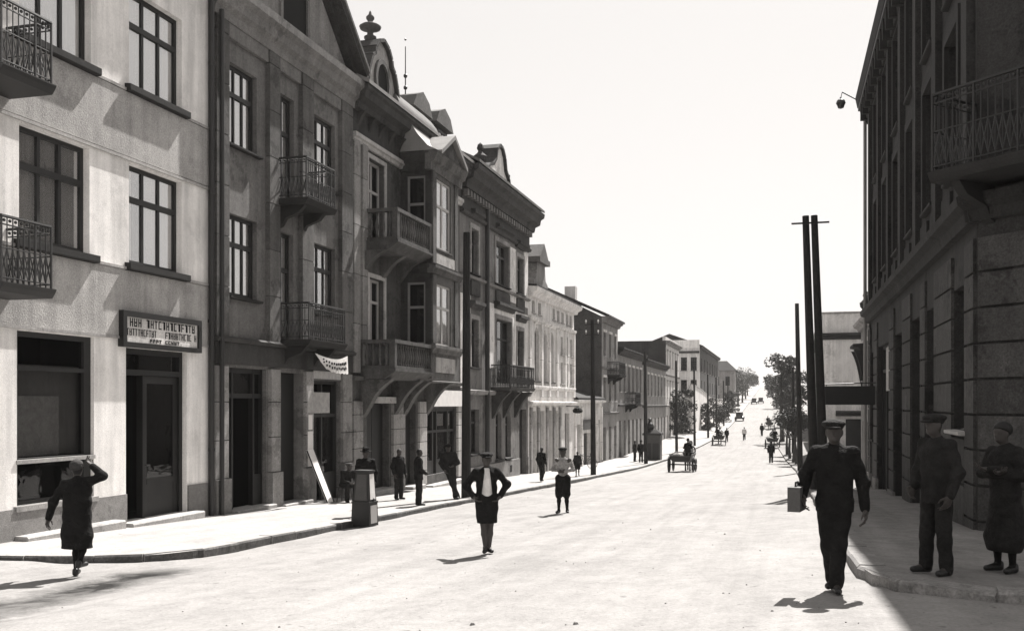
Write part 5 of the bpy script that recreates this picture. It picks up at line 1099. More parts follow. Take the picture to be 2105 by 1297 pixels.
def person(label, loc, face, h, pose=None, top=('cloth_dark', .46), bottom=('trousers', 'cloth_dark', .03), hat=('fedora', 'cloth_black'), group='people in the street', res=.016, fine=True, shirt=None, legs='skin', hair='hair', open_front=False, coat=False, sleeve=1.0, collar=None, vneck=False):
    J = {k: np.array(v, float) * h for k, v in dict(P0, **(pose or {})).items()}
    t = thing('person', loc, label, 'person', group, R(face))
    c = lambda a, b, ra, rb, fl=1.0: ('c', J[a] if isinstance(a, str) else a, J[b] if isinstance(b, str) else b, ra * h, rb * h, fl)
    e = lambda p, r: ('e', p, tuple(x * h for x in r))
    mid = J['pel'] * .45 + J['che'] * .55; up = np.array([0, 0, 1.0]); foot = {}
    for s in 'LR': foot[s] = J['ank' + s] + np.array([J['toe' + s][0], J['toe' + s][1], -.018 * h])
    H = J['hed']; fw = np.array([0, 1.0, 0])
    body = [e(J['che'], (.088, .056, .10)), e(mid, (.074, .05, .09)), e(J['pel'], (.08, .056, .065)), c('che', 'nek', .05, .03), c('nek', H - up * .02 * h, .029, .028), e(H + up * .008 * h, (.042, .052, .058)), e(H - up * .028 * h + fw * .012 * h, (.032, .038, .042)),
            c(H + fw * .046 * h - up * .006 * h, H + fw * .058 * h - up * .016 * h, .006, .008), e(H + np.array([-.043 * h, 0, -.008 * h]), (.006, .012, .018)), e(H + np.array([.043 * h, 0, -.008 * h]), (.006, .012, .018)), e(H + fw * .040 * h + up * .014 * h, (.026, .010, .006)), e(H + fw * .046 * h - up * .043 * h, (.014, .008, .007))]
    for s in 'LR':
        body += [c('hip' + s, 'kne' + s, .044, .031), c('kne' + s, J['kne' + s] * .6 + J['ank' + s] * .4, .030, .031), c(J['kne' + s] * .6 + J['ank' + s] * .4, 'ank' + s, .031, .019), c('ank' + s, foot[s], .02, .017), c('sho' + s, 'elb' + s, .027, .021), c('elb' + s, 'wri' + s, .022, .0145), c('che', 'sho' + s, .05, .03)]
    V, Fc = sdf(body, res, .014 * h); Vs, Fs, mi = [V], [Fc], []
    cen = V[Fc].mean(1); m0 = np.zeros(len(Fc)); rel = cen - H
    m0[(cen[:, 2] > J['nek'][2] + .02 * h) & (((rel[:, 1] < -.008 * h) & (rel[:, 2] > -.045 * h)) | (rel[:, 2] > .038 * h))] = 1
    m0[cen[:, 2] < J['hipL'][2] - .1 * h] = 2; mi.append(m0)
    if fine:
        for s, sd in (('L', -1), ('R', 1)): hand(Vs, Fs, mi, J['wri' + s], J['elb' + s], h, sd, .0062 * h)
    else:
        for s in 'LR':
            d = J['wri' + s] - J['elb' + s]; d = d / np.linalg.norm(d); w_ = J['wri' + s]
            v, f = sdf([c(w_, w_ + d * .045 * h, .016, .018)] + [c(w_ + d * .04 * h + np.array([0, o * h, 0]), w_ + d * (.085 - abs(o)) * h + np.array([0, o * 1.4 * h, 0]), .008, .006) for o in (-.014, -.004, .006, .015)], .012, .006); Fs.append(f + sum(len(x) for x in Vs)); Vs.append(v); mi.append(np.zeros(len(f)))
    put('body', np_mesh('body', np.concatenate(Vs), np.concatenate(Fs), ['skin', hair, legs], np.concatenate(mi)), t, local=True)
    def garment(name, prims, m, clips=(), cuts=(), k=.02, amp=.004, r=res):
        v, f = sdf(prims, r, k * h, clips, cuts, amp); return put(name, np_mesh(name, v, f, [m]), t, local=True)
    # shirt, then jacket or coat
    if shirt:
        garment('shirt', [e(J['che'], (.094, .062, .105)), e(mid, (.082, .058, .09)), e(J['pel'] + up * .02 * h, (.084, .06, .055)), c('che', J['nek'] + up * .005 * h, .055, .034)] + [c('sho' + s, 'elb' + s, .031, .026) for s in 'LR'] + [c('elb' + s, 'wri' + s, .026, .02) for s in 'LR'], shirt, [((0, 0, -1), -.52 * h)])
    if top:
        m, hem = top; wd_ = 1.22 if coat else 1.08; P = [e(J['che'] + up * .002 * h, (.103 * wd_, .074 * wd_, .098)), e(mid, (.094 * wd_, .070 * wd_, .10)), c('che', J['nek'] + up * .002 * h, .062, .037)]
        hemp = np.array([J['pel'][0], J['pel'][1], hem * h]); flare = .128 if coat else .106
        P += [('c', mid, hemp, (.115 if coat else .095) * h, flare * h, .74)]
        for s in 'LR': P += [c('che', 'sho' + s, .06, .034), c(J['nek'] - up * .006 * h, 'sho' + s, .026, .030), c('sho' + s, 'elb' + s, .0365, .036), c('elb' + s, J['elb' + s] + (J['wri' + s] - J['elb' + s]) * (.96 * sleeve), .036, .029)]
        cuts = []
        if open_front: cuts = [(.83 * h, .50 * h, .022 * h, .062 * h, .012 * h)]
        if vneck: cuts = [((0, .25, .775 * h), (.012 * h, .25 - .03 * h, .055 * h)), ((0, .25, .80 * h), (.022 * h, .25 - .03 * h, .03 * h))]
        garment('coat' if coat else 'jacket', P, m, [((0, 0, -1), -hem * h)] if hem < J['wriL'][2] / h - .03 or True else [], cuts, .022, .0055)
    if collar:
        garment('collar', [c(J['nek'] - up * .012 * h, J['nek'] + up * .012 * h, .037, .036)], collar, [((0, 0, 1), (J['nek'][2] + .012 * h))], (), .01, 0)
    kind, m, hem = bottom
    if kind in ('trousers', 'shorts', 'knickers'):
        wd = {'trousers': (.056, .046, .040), 'shorts': (.068, .066, .06), 'knickers': (.066, .060, .03)}[kind]; P = [e(J['pel'], (.09, .066, .065))]
        for s in 'LR':
            P += [c('hip' + s, 'kne' + s, wd[0], wd[1])]
            if kind == 'trousers': P += [c('kne' + s, J['ank' + s] + up * .005 * h, wd[1], wd[2])]
            if kind == 'knickers': P += [c('kne' + s, J['kne' + s] * .8 + J['ank' + s] * .2, wd[1], .036)]
        clips = [((0, 0, 1), .60 * h)] + ([((0, 0, -1), -hem * h)] if kind == 'shorts' else [])
        garment(kind if kind != 'knickers' else 'breeches', P, m, clips, (), .014, .005)
    elif kind == 'skirt':
        garment('skirt', [e(J['pel'], (.095, .07, .07)), ('c', J['pel'], np.array([J['pel'][0], J['pel'][1], (hem + .1) * h]), .095 * h, .135 * h, .8), ('c', J['kneL'], J['kneL'] * .6 + J['ankL'] * .4, .06 * h, .07 * h), ('c', J['kneR'], J['kneR'] * .6 + J['ankR'] * .4, .06 * h, .07 * h)], m, [((0, 0, -1), -hem * h), ((0, 0, 1), .62 * h)], (), .03, .006)
    for s in 'LR':
        garment('shoe', [c(J['ank' + s] + np.array([0, -.015 * h, .004 * h]), J['ank' + s] + np.array([0, -.02 * h, -.018 * h]), .026, .024), c(J['ank' + s] - up * .015 * h, foot[s], .025, .020)], 'leather', [((0, 0, -1), -(J['ank' + s][2] - .045 * h))], (), .01, 0, min(res, .014))
    if hat and hat[0] != 'none':
        mb = MB(); z0 = H[2] + .020 * h; cx, cy = H[0], H[1] - .006 * h
        if hat[0] == 'fedora':
            ring = lambda rx, ry, z, n=18: [(cx + rx * h * math.cos(2 * math.pi * i / n), cy + ry * h * math.sin(2 * math.pi * i / n), z + .008 * h * math.cos(4 * math.pi * i / n)) for i in range(n)]
            mb.solid(ring(.082, .096, z0 + .000), ring(.080, .094, z0 + .007 * h)); mb.solid(ring(.052, .064, z0 + .004 * h), ring(.050, .061, z0 + .03 * h)); mb.solid(ring(.050, .061, z0 + .03 * h), ring(.043, .054, z0 + .064 * h)); mb.solid(ring(.043, .054, z0 + .064 * h), ring(.022, .034, z0 + .068 * h))
            put('hat', mb.mesh('hat', [M[hat[1]]], True), t, local=True)
        elif hat[0] == 'cap':
            pr = [e((cx + .004 * h, cy - .002 * h, z0 + .024 * h), (.066, .076, .026)), e((cx, cy, z0 + .006 * h), (.050, .060, .028)), ('c', (cx - .022 * h, cy + .058 * h, z0 + .006 * h), (cx + .022 * h, cy + .058 * h, z0 + .006 * h), .010 * h, .010 * h), e((cx, cy + .068 * h, z0 + .002 * h), (.044, .030, .008))]
            v, f = sdf(pr, min(res, .010), .008 * h); put('cap', np_mesh('cap', v, f, [hat[1]]), t, local=True)
        elif hat[0] == 'beret' or hat[0] == 'scarf':
            pr = [e((cx, cy - .006 * h, z0 + .006 * h), (.055, .066, .056))]; v, f = sdf(pr, min(res, .012), .01 * h, [((0, .5, -1), -(z0 - .012 * h) + .5 * cy)]); put('headscarf' if hat[0] == 'scarf' else 'beret', np_mesh('cap', v, f, [hat[1]]), t, local=True)
    return t
G = lambda x, y: (x, y, gz(x, y))
Q = 'people near the camera'
def face_cam(x, y): return math.degrees(math.atan2(-y, -x)) - 90
walkA = dict(kneL=(-.05, .055, .285), ankL=(-.05, .06, .046), kneR=(.05, .03, .275), ankR=(.048, -.075, .062), toeR=(.01, .08))
walkB = dict(kneL=(-.05, .02, .28), ankL=(-.05, -.085, .07), kneR=(.05, .06, .288), ankR=(.05, .075, .046))
# man striding towards the camera
person('man in dark suit and flat cap striding down the road towards the camera', G(.49, 10.16), face_cam(.49, 10.16) - 4, 1.74,
       dict(kneL=(-.028, .05, .285), ankL=(-.012, .06, .046), kneR=(.03, .03, .275), ankR=(.012, -.06, .052), elbR=(.165, -.03, .655), wriR=(.165, .05, .545), elbL=(-.15, -.03, .63), wriL=(-.165, .005, .475), hed=(.0, .018, .912)), ('cloth_black', .455), ('trousers', 'cloth_black', .03), ('cap', 'cloth_dark'), Q, .012, True, shirt='cloth_grey', collar='cloth_light')
def briefcase():
    t = thing('briefcase', (.15, 10.1, 1.66), 'grey flat case under the right arm of the striding man', 'case', None, R(face_cam(.49, 10.16) - 8))
    mb = MB(); mb.box((0, 0, 0), (.12, .34, .24)); put('case', mb.mesh('case', [M['wood_mid']]), t, (.02, .0, .0), local=True); mb = MB(); mb.poly_tube([(0.02, -.07, .12), (.02, -.06, .16), (.02, .06, .16), (.02, .07, .12)], .011); put('handle', mb.mesh('handle', [M['leather']]), t, local=True)
briefcase()
person('man in dark coat and cap standing on the shaded right pavement', G(1.52, 10.8), 128, 1.68, dict(elbR=(.145, .0, .63), wriR=(.12, .07, .53), elbL=(-.145, -.02, .63), wriL=(-.13, .03, .49), hed=(.0, .022, .914), ankL=(-.075, 0, .045), ankR=(.075, .01, .045), kneL=(-.065, .01, .285), kneR=(.065, .01, .285)), ('cloth_dark', .44), ('trousers', 'cloth_dark', .03), ('cap', 'cloth_dark'), Q, .013)
person('woman in long dark dress with folded arms at the right picture edge', G(2.25, 11.25), -70 - 180 + 20, 1.6, dict(elbR=(.15, .03, .645), wriR=(-.02, .095, .66), elbL=(-.15, .03, .645), wriL=(.03, .11, .675), hed=(.01, .022, .914)), ('cloth_dark', .50), ('skirt', 'cloth_dark', .14), ('scarf', 'hair'), Q, .013, collar='cloth_grey', legs='cloth_black')
person('person in knee length dark coat with one arm raised, far left', G(-9.75, 11.76), face_cam(-9.75, 11.76) + 155, 1.70, dict(kneL=(-.035, .06, .29), ankL=(-.03, .05, .046), kneR=(.04, .05, .29), ankR=(.05, -.07, .13), shoR=(.105, 0, .81), elbR=(.215, .01, .85), wriR=(.11, .04, .935), elbL=(-.175, -.05, .64), wriL=(-.225, -.03, .50), hed=(-.005, .012, .914)), ('cloth_black', .245), ('skirt', 'cloth_black', .27), ('beret', 'cloth_grey'), Q, .013, coat=True, legs='cloth_black')
person('boy in open dark jacket, white shirt and shorts walking in mid road', G(-4.48, 14.59), face_cam(-4.48, 14.59) + 5, 1.60, dict(kneL=(-.035, .03, .285), ankL=(-.022, .02, .046), kneR=(.035, .045, .285), ankR=(.016, .05, .046), elbL=(-.205, -.03, .66), wriL=(-.13, .035, .555), elbR=(.205, -.03, .66), wriR=(.13, .035, .555)), ('cloth_black', .505), ('shorts', 'cloth_black', .295), ('cap', 'cloth_black'), Q, .013, shirt='cloth_light', open_front=True)
person('youth in light checked shirt, breeches and flat cap standing in the road', G(-5.29, 23.7), face_cam(-5.29, 23.7) - 8, 1.68, dict(ankL=(-.065, 0, .045), ankR=(.06, .01, .045), elbL=(-.155, .0, .65), wriL=(-.02, .085, .625), elbR=(.155, .0, .65), wriR=(.03, .095, .64)), None, ('knickers', 'cloth_black', .2), ('cap', 'cloth_black'), Q, .015, shirt='cloth_check', legs='cloth_black')
person('man in dark hat standing behind the display case', G(-9.85, 22.0), face_cam(-9.8, 22), 1.68, None, ('cloth_black', .44), group='men on the left pavement', res=.017)
person('man in dark clothes standing in front of the bay house door', G(-11.4, 27.9), -120, 1.60, None, ('cloth_black', .42), hat=('none', ''), group='men on the left pavement', res=.018)
person('man in profile with hands before him in front of the bay window house', G(-9.9, 25.7), -95 + 40, 1.64, dict(elbL=(-.13, .0, .64), wriL=(-.04, .11, .56), elbR=(.13, .0, .64), wriR=(.04, .11, .56)), ('cloth_black', .45), hat=('none', ''), group='men on the left pavement', res=.017)
person('man in cap leaning with crossed legs against the tall dark pole', G(-9.98, 28.75), face_cam(-9.9, 28.7) + 10, 1.76, dict(pel=(.02, 0, .53), hipL=(-.03, 0, .52), hipR=(.07, 0, .52), kneL=(-.045, .03, .285), ankL=(-.06, .03, .045), kneR=(.0, .06, .285), ankR=(-.11, .06, .05), che=(.045, 0, .735), nek=(.055, 0, .825), hed=(.06, .014, .914), shoL=(-.06, 0, .80), shoR=(.15, 0, .795), elbL=(-.12, .02, .65), wriL=(-.02, .08, .6), elbR=(.19, .0, .64), wriR=(.14, .06, .53)), ('cloth_dark', .46), hat=('cap', 'cloth_black'), group='men on the left pavement', res=.017)
person('man in dark clothes walking past the ornate white house', G(-10.4, 42.2), -20, 1.58, walkA, ('cloth_black', .44), hat=('none', ''), group='men on the left pavement', res=.022, fine=False)
person('child walking beside the bicycle near the low shops', G(-10.15, 48.9), face_cam(-10, 49), 1.32, walkB, ('cloth_dark', .42), ('shorts', 'cloth_dark', .28), ('none', ''), 'people farther up the street', .022, False)
def stool():
    x, y = -12.5, 26.4; z = gz(x, y); t = thing('stool', (x, y, z), 'low wooden stool under the person sitting by the grey house shop', 'stool')
    mb = MB(); mb.box((x, y, z + .44), (.36, .36, .04)); mb.build('seat', 'wood_mid', t)
    for a in (-1, 1):
        for b in (-1, 1): mb = MB(); mb.tube((x + a * .17, y + b * .17, z), (x + a * .13, y + b * .13, z + .43), .018); mb.build('leg', 'wood_mid', t)
stool()
person('person sitting hunched on a stool by the grey house shop door', (-12.5, 26.4, gz(-12.5, 26.4) - .40), face_cam(-12.5, 26.4) + 30, 1.66, dict(hipL=(-.05, .0, .54), hipR=(.05, 0, .54), pel=(0, 0, .55), kneL=(-.08, .235, .535), kneR=(.08, .235, .535), ankL=(-.075, .22, .288), ankR=(.075, .22, .288), che=(0, .08, .72), nek=(0, .13, .79), hed=(0, .17, .875), shoL=(-.1, .1, .775), shoR=(.1, .1, .775), elbL=(-.13, .15, .63), wriL=(-.04, .24, .585), elbR=(.13, .15, .63), wriR=(.04, .24, .585)), ('cloth_dark', .52), hat=('cap', 'cloth_grey'), group='men on the left pavement', res=.018)
person('man in dark suit standing left of the kiosk', G(-10.35, 73.4), -160, 1.68, None, ('cloth_black', .44), group='people farther up the street', res=.024, fine=False)
person('second man talking beside the kiosk, facing right', G(-11.0, 74.6), -60, 1.66, None, ('cloth_dark', .44), group='people farther up the street', res=.024, fine=False, hat=('none', ''))
person('lone man walking away along the right edge of the road', G(-.91, 78.4), 0, 1.74, walkA, ('cloth_black', .42), group='people farther up the street', res=.024, fine=False)
person('person with white top crossing the far road centre', G(-4.68, 124.7), 180, 1.72, walkB, ('cloth_light', .48), ('trousers', 'cloth_dark', .03), ('none', ''), 'people farther up the street', .028, False)
person('man walking beside the cart on the far right of the road', G(-2.8, 137), 170, 1.74, walkA, ('cloth_black', .44), group='people farther up the street', res=.028, fine=False)
person('child in pale clothes on the far left pavement between slim poles', G(-13.0, 134), 200, 1.25, walkB, ('cloth_grey', .42), ('shorts', 'cloth_dark', .28), ('none', ''), 'people farther up the street', .028, False)
person('man walking at the head of the second cart by the left kerb', G(-6.6, 120.7), 0, 1.68, walkB, ('cloth_black', .44), group='people farther up the street', res=.028, fine=False)

# ------------------------------------------------------------------ carts, horses, motor cars
def wheel_mesh(r, wd=.07, spokes=10):
    mb = MB(); mb.torus((0, 0, 0), r - .035, .04, 'x', 22, 6)
    for i in range(spokes): q = 2 * math.pi * i / spokes; mb.tube((0, 0, 0), (0, (r - .05) * math.cos(q), (r - .05) * math.sin(q)), .022, .018, 5)
    mb.tube((-wd, 0, 0), (wd, 0, 0), .09, .07, 8); return mb.mesh('wheel', [M['wood_dark']])
WR, WF = wheel_mesh(.52), wheel_mesh(.42)
def horse_mesh():
    pr = [('e', (0, .05, 1.22), (.27, .62, .30)), ('e', (0, .5, 1.25), (.24, .32, .31)), ('e', (0, -.48, 1.28), (.26, .34, .29)), ('c', (0, .68, 1.38), (0, 1.02, 1.78), .19, .12, 1.0), ('c', (0, 1.02, 1.80), (0, 1.34, 1.52), .11, .06, 1.0), ('e', (0, 1.3, 1.53), (.07, .1, .08)),
          ('c', (-.05, .98, 1.88), (-.06, .98, 1.98), .03, .012), ('c', (.05, .98, 1.88), (.06, .98, 1.98), .03, .012), ('c', (0, .95, 1.86), (0, .62, 1.5), .05, .07)]
    for s in (-1, 1):
        pr += [('c', (s * .14, .55, 1.1), (s * .14, .58, .66), .13, .065), ('c', (s * .14, .58, .66), (s * .14, .57, .30), .058, .042), ('c', (s * .14, .57, .30), (s * .14, .60, .06), .045, .06),
               ('c', (s * .14, -.5, 1.15), (s * .15, -.36, .82), .19, .11), ('c', (s * .15, -.36, .82), (s * .14, -.62, .55), .09, .06), ('c', (s * .14, -.62, .55), (s * .14, -.58, .22), .055, .042), ('c', (s * .14, -.58, .22), (s * .14, -.54, .06), .045, .062)]
    v, f = sdf(pr, .035, .06, [((0, 0, -1), 0.0)]); return np_mesh('body', v, f, ['horse_coat'])
HORSE = horse_mesh(); TAIL = MB(); TAIL.tube((0, -.8, 1.38), (0, -.92, 1.05), .05, .08, 8); TAIL.tube((0, -.92, 1.05), (0, -.90, .6), .08, .03, 8); TAIL = TAIL.mesh('tail', [M['hair']], True)
def horse(x, y, face, label):
    t = thing('horse', (x, y, road_z(x, y) - .01), label, 'horse', 'cart horses', R(face)); put('body', HORSE, t, local=True); put('tail', TAIL, t, local=True)
    mb = MB(); mb.torus((0, .66, 1.28), .33, .05, 'y', 16, 6); put('collar', mb.mesh('collar', [M['leather']]), t, local=True)
    return t
def cart(x, y, face, label, load=0):
    t = thing('cart', (x, y, road_z(x, y)), label, 'cart', 'horse drawn carts', R(face))
    P = lambda n, mb, m: put(n, mb.mesh(n, [M[m]]), t, local=True)
    mb = MB(); mb.box((0, 0, .72), (1.0, 2.3, .08)); P('bed', mb, 'wood_mid')
    for s in (-1, 1):
        mb = MB(); a = [(s * .5, -1.15, .74), (s * .5, 1.15, .74), (s * .66, 1.2, 1.15), (s * .66, -1.2, 1.15)]; mb.solid(a, [(p[0] + s * .03, p[1], p[2]) for p in a]); P('side_board', mb, 'wood_dark')
    for yy in (-1.15, 1.15): mb = MB(); a = [(-.5, yy, .74), (.5, yy, .74), (.62, yy, 1.05), (-.62, yy, 1.05)]; mb.solid(a, [(p[0], p[1] + .03, p[2]) for p in a]); P('end_board', mb, 'wood_dark')
    for s in (-1, 1): put('wheel', WR, t, (s * .74, -.75, .51), local=True); put('wheel', WF, t, (s * .70, .8, .41), local=True)
    for yy, zz in ((-.75, .51), (.8, .41)): mb = MB(); mb.tube((-.72, yy, zz), (.72, yy, zz), .04); P('axle', mb, 'wood_dark')
    for s in (-1, 1): mb = MB(); mb.tube((s * .35, 1.1, .6), (s * .33, 3.3, 1.0), .035); P('shaft', mb, 'wood_mid')
    mb = MB(); mb.box((0, .55, 1.2), (1.15, .35, .05)); P('seat_board', mb, 'wood_mid')
    if load:
        mb = MB(); mb.sphere((-.3, -.5, .98), .3, 10, 0, .8); mb.sphere((-.15, -.1, .95), .28, 10, 0, .7); P('sack', mb, 'cloth_check')
    return t
def driver(x, y, face, label, seat=.80, dx=0.25):
    q = R(face); px, py = x + dx * math.cos(q) - .45 * math.sin(q), y + dx * math.sin(q) + .45 * math.cos(q)
    person(label, (px, py, road_z(x, y) + 1.225 - .83), face, 1.66, dict(hipL=(-.05, .0, .54), hipR=(.05, 0, .54), pel=(0, 0, .55), kneL=(-.07, .22, .53), kneR=(.07, .22, .53), ankL=(-.07, .25, .32), ankR=(.07, .25, .32), che=(0, .02, .745), nek=(0, .03, .83), hed=(0, .05, .925), elbL=(-.15, .05, .65), wriL=(-.06, .2, .63), elbR=(.15, .05, .65), wriR=(.06, .2, .63)), ('cloth_black', .49), group='cart drivers', res=.026, fine=False)
cart(-6.0, 61.0, -2, 'four wheeled wooden cart with sacks nearest on the left of the road', 1); driver(-6.0, 61.0, -2, 'broad backed driver in dark coat on the nearest cart'); horse(-5.9, 63.9, -2, 'dark horse harnessed to the nearest cart on the left')
cart(-7.0, 112.5, 2, 'second wooden cart farther up by the left kerb'); driver(-7.0, 112.5, 2, 'driver on the second cart by the left kerb', dx=-.2); horse(-7.1, 115.4, 2, 'dark horse harnessed to the second cart by the left kerb')
cart(-1.1, 108, 0, 'wooden cart at the right kerb beside the small round trees', 1); driver(-1.1, 108, 0, 'driver on the cart at the right kerb'); horse(-1.1, 110.9, 0, 'dark horse harnessed to the cart at the right kerb')
cart(-2.1, 160, 180, 'far cart coming down the right half of the road'); driver(-2.1, 160, 180, 'driver on the far cart coming down the road'); horse(-2.1, 157.1, 180, 'dark horse pulling the far cart down the road')
def motor_car():
    t = thing('car', (0, 0, 0), 'dark old motor car driving by the left kerb up the hill', 'car', 'old motor cars')
    P = lambda n, mb, m, sm=False: put(n, mb.mesh(n, [M[m]], sm), t, local=True)
    mb = MB(); pr = [(-2.0, .45), (1.9, .45), (1.95, .95), (.75, 1.08), (.55, 1.12), (.45, 1.68), (-1.5, 1.72), (-1.95, 1.1)]; mb.solid([(-.62, y, z) for y, z in pr], [(.62, y, z) for y, z in pr]); P('body', mb, 'metal_car')
    for s in (-1, 1):
        for yy in (-1.35, 1.4):
            w_ = MB(); w_.torus((0, 0, 0), .30, .075, 'x', 18, 8); w_.tube((-.05, 0, 0), (.05, 0, 0), .26, .26, 14); put('wheel', w_.mesh('wheel', [M['leather']]), t, (s * .7, yy, .37), local=True)
            f = MB()
            for i in range(6):
                a0, a1 = math.pi * (i + .2) / 6, math.pi * (i + 1.2) / 6; f.solid([(s * .6, yy + .45 * math.cos(a0), .40 + .45 * math.sin(a0)), (s * .86, yy + .45 * math.cos(a0), .40 + .45 * math.sin(a0)), (s * .86, yy + .48 * math.cos(a0), .40 + .48 * math.sin(a0)), (s * .6, yy + .48 * math.cos(a0), .40 + .48 * math.sin(a0))], [(s * .6, yy + .45 * math.cos(a1), .40 + .45 * math.sin(a1)), (s * .86, yy + .45 * math.cos(a1), .40 + .45 * math.sin(a1)), (s * .86, yy + .48 * math.cos(a1), .40 + .48 * math.sin(a1)), (s * .6, yy + .48 * math.cos(a1), .40 + .48 * math.sin(a1))])
            P('mudguard', f, 'metal_car')
        mb = MB(); mb.tube((s * .5, 2.02, .9), (s * .5, 2.2, .9), .10, .12, 12); P('headlight', mb, 'lamp_white')
        mb = MB(); a = [(s * .625, -1.3, 1.15), (s * .625, .4, 1.15), (s * .625, .36, 1.6), (s * .625, -1.3, 1.6)]; mb.solid(a, [(p[0] + s * .01, p[1], p[2]) for p in a]); P('side_window', mb, 'interior')
        mb = MB(); mb.box((s * .74, 0, .42), (.24, 2.0, .05)); P('running_board', mb, 'leather')
    mb = MB(); mb.box((0, -1.76, 1.42), (.6, .02, .3)); P('rear_window', mb, 'interior'); mb = MB(); mb.box((0, 2.25, .5), (1.3, .06, .1)); P('bumper', mb, 'iron')
    return t
c0 = motor_car()
for i, (x, y, f, lb) in enumerate(((-8.0, 190, 0, 'dark old motor car driving by the left kerb up the hill'), (-7.9, 283, 0, 'left of two tiny dark cars near the top of the hill'), (-6.2, 289, 0, 'right of two tiny dark cars near the top of the hill'))):
    c = c0 if i == 0 else copy_tree(c0); c.location = (x, y, road_z(x, y)); c.rotation_euler = (math.atan2(road_z(x, y + 2) - road_z(x, y - 2), 4), 0, R(f)); c['label'] = lb

# ------------------------------------------------------------------ trees
def tree(label, x, y, hgt, cr, trunk_h, dark=False, leaves=2600, group='street trees', round_=False, leaf=.20, seed=1, shape=1.0):
    rr = np.random.default_rng(seed); z = gz(x, y); t = thing('tree', (x, y, z), label, 'tree', group)
    mb = MB(); top = np.array([x + rr.uniform(-.3, .3), y + rr.uniform(-.3, .3), z + hgt * .8]); base = np.array([x, y, z - .2]); r0 = .045 * hgt ** .8
    pts = [base + (top - base) * k + np.array([rr.normal() * .1 * k, rr.normal() * .1 * k, 0]) for k in (0, .25, .5, .75, 1)]
    for i in range(4): mb.tube(pts[i], pts[i + 1], r0 * (1 - i * .22), r0 * (1 - (i + 1) * .22), 7)
    cz = z + (trunk_h + hgt) / 2; ch = (hgt - trunk_h) / 2; tips = []
    for i in range(10):
        k = rr.uniform(max(.3, trunk_h / hgt), .9); s = base + (top - base) * k; a = rr.uniform(0, 6.28); l = cr * rr.uniform(.5, .95); e = s + np.array([math.cos(a) * l, math.sin(a) * l, rr.uniform(.1, .6) * ch]); mb.tube(s, e, r0 * .35, r0 * .1, 5); tips.append(e)
    mb.build('trunk', 'bark', t, fix=False)
    nc = 12 if round_ else 26; cs = []
    while len(cs) < nc:
        p = rr.uniform(-1, 1, 3)
        if .25 < np.linalg.norm(p) < 1: cs.append((np.array([x, y, cz]) + p * np.array([cr, cr, ch]) * (.5 if round_ else .86), (cr * rr.uniform(.45, .6)) if round_ else cr * rr.uniform(.2, .42)))
    V = []; Fq = []
    for i in range(leaves):
        c, r = cs[rr.integers(len(cs))]; d = rr.normal(size=3); d /= np.linalg.norm(d); p = c + d * r * rr.uniform(.45, 1.0) ** .6 * np.array([1, 1, .8])
        u = rr.normal(size=3); u /= np.linalg.norm(u); v = np.cross(u, rr.normal(size=3)); v /= np.linalg.norm(v); s = leaf * rr.uniform(.6, 1.3); n = len(V)
        V += [p - u * s * .5, p + v * s * .32, p + u * s * .5, p - v * s * .32]; Fq.append((n, n + 1, n + 2, n + 3))
    me = bpy.data.meshes.new('crown'); me.from_pydata([tuple(q) for q in V], [], Fq); me.materials.append(M['leaf_dark' if dark else 'leaf']); me.update(); put('crown', me, t)
    return t
tree('tall leafy tree leaning over the road behind the right hand poles', -.1, 120, 11.0, 2.15, 4.8, False, 3400, leaf=.26, seed=11)
tree('leafy tree behind the tall one on the right pavement', 1.3, 140, 9.5, 2.6, 2.0, True, 3600, leaf=.28, seed=12)
tree('dark tree third in the row on the right pavement', .4, 165, 9, 2.8, 1.5, True, 3600, leaf=.28, seed=13)
tree('dark tree fourth in the row on the right pavement', -.6, 200, 9, 3, 1.5, True, 3200, leaf=.3, seed=14)
tree('distant tree at the right edge of the far road', -1.6, 250, 9, 3.2, 2, True, 2600, leaf=.32, seed=15)
for i, (x, y, lb) in enumerate(((.95, 74, 'small round clipped tree nearest on the right pavement'), (.75, 79, 'small round clipped tree, second on the right pavement'), (.55, 85, 'small round clipped tree, third on the right pavement'), (.35, 92, 'small round clipped tree, fourth on the right pavement'))):
    tree(lb, x, y, 4.4, 1.35, 2.0, True, 2400, 'small clipped trees', True, .17, 30 + i)
for i, (x, y, hh, cr, lb) in enumerate(((-12.5, 252, 10, 3.2, 'leafy tree beside the hipped roof house'), (-11.8, 270, 10.5, 3.6, 'second leafy tree beyond the hipped roof house'), (-11.5, 292, 10.5, 3.8, 'third leafy tree in the far left row'), (-11.5, 318, 10, 4, 'fourth leafy tree in the far left row'), (-12, 350, 9, 4, 'fifth leafy tree in the far left row'))):
    tree(lb, x, y, hh, cr, 1.8, False, 2600, 'far trees on the left', leaf=.36, seed=50 + i)
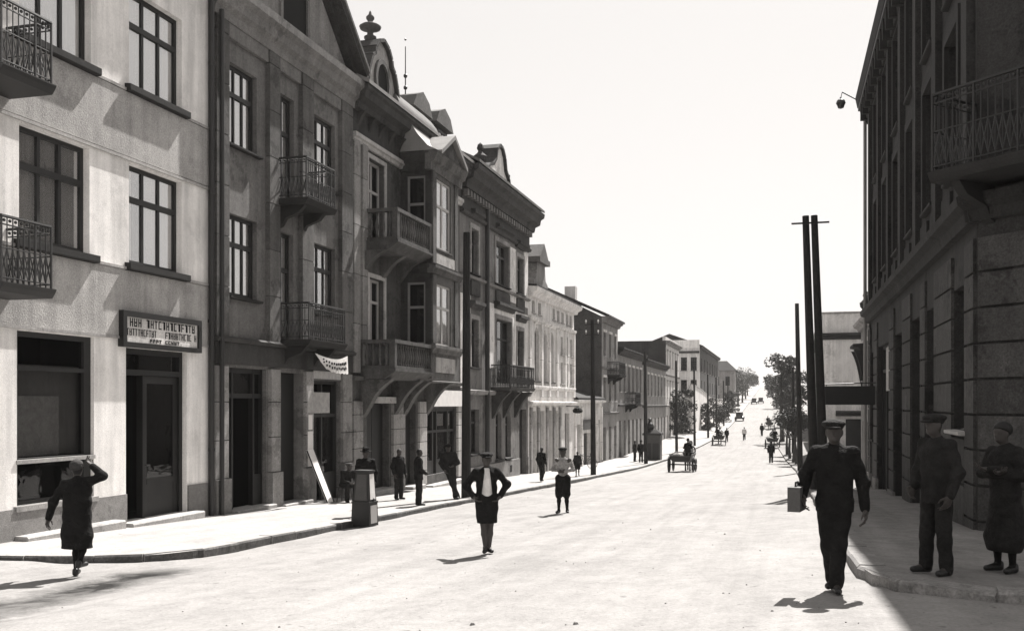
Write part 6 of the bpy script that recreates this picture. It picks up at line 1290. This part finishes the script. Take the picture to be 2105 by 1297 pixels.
for i, (x, y, hh, cr, dk, lb) in enumerate(((-12.9, 121, 6.4, 2.2, True, 'dark garden tree beside the first slim pole'), (-12.6, 131, 6.6, 2.2, True, 'dark garden tree before the white garden wall'), (-11.0, 146, 5.2, 1.8, True, 'low dark bush before the white garden wall'), (-10.8, 160, 5.2, 2.0, True, 'dark bush near the middle of the garden wall'), (-10.8, 180, 5.0, 2.0, True, 'dark bush near the far end of the garden wall'), (-11.2, 205, 6.5, 1.3, True, 'slender dark tree below the hipped roof house'), (-11.0, 222, 6, 2.0, True, 'dark bush at the foot of the hipped roof house'))):
    tree(lb, x, y, hh * .92, cr * .95, -2.0, dk, 3400, 'garden trees on the left', leaf=.24, seed=70 + i)
for i, (x, y, lb) in enumerate(((-6, 475, 'hazy tree on the crest at the end of the road'), (-1, 490, 'hazy tree on the crest right of the road end'), (-14, 470, 'hazy tree on the crest left of the road end'), (5, 470, 'distant tree on the crest far right'))):
    tree(lb, x, y, 5.5, 4, .5, True, 1600, 'trees on the crest', leaf=.55, seed=90 + i)

# ------------------------------------------------------------------ loose stones and dung on the road surface
def litter():
    rr = np.random.default_rng(5); mb = MB()
    for i in range(260):
        y = 5 + 40 * rr.random() ** 1.6; x = rr.uniform(-9.3, .7); r = rr.uniform(.006, .016) * (1.9 if rr.random() < .05 else 1); z = road_z(x, y) + rut(x, y)
        a = [(x + r * math.cos(t) * rr.uniform(.7, 1.2), y + r * math.sin(t) * rr.uniform(.7, 1.2), z - .004) for t in (0, 1.3, 2.5, 3.8, 5.0)]
        mb.solid(a, [((p[0] - x) * .5 + x, (p[1] - y) * .5 + y, z + r * .7) for p in a])
    tag(mb.build('road_gravel', 'plinth'), 'loose small stones scattered on the dusty road', 'gravel', None, 'stuff')
litter()

# ------------------------------------------------------------------ thin dusty air over the whole street
hz = MB(); hz.box((-2, 300, 9.2), (260, 720, 27.6))
ho = hz.build('haze', 'interior'); ho.data.materials.clear()
hm = bpy.data.materials.new('haze_air'); hm.use_nodes = True; hn = hm.node_tree
hn.nodes.remove(hn.nodes['Principled BSDF']); pv = hn.nodes.new('ShaderNodeVolumePrincipled')
pv.inputs['Color'].default_value = (.97, .95, .93, 1); pv.inputs['Density'].default_value = .00016; pv.inputs['Anisotropy'].default_value = .2
hn.links.new(pv.outputs[0], hn.nodes['Material Output'].inputs['Volume'])
ho.data.materials.append(hm); tag(ho, None, None, None, 'stuff')
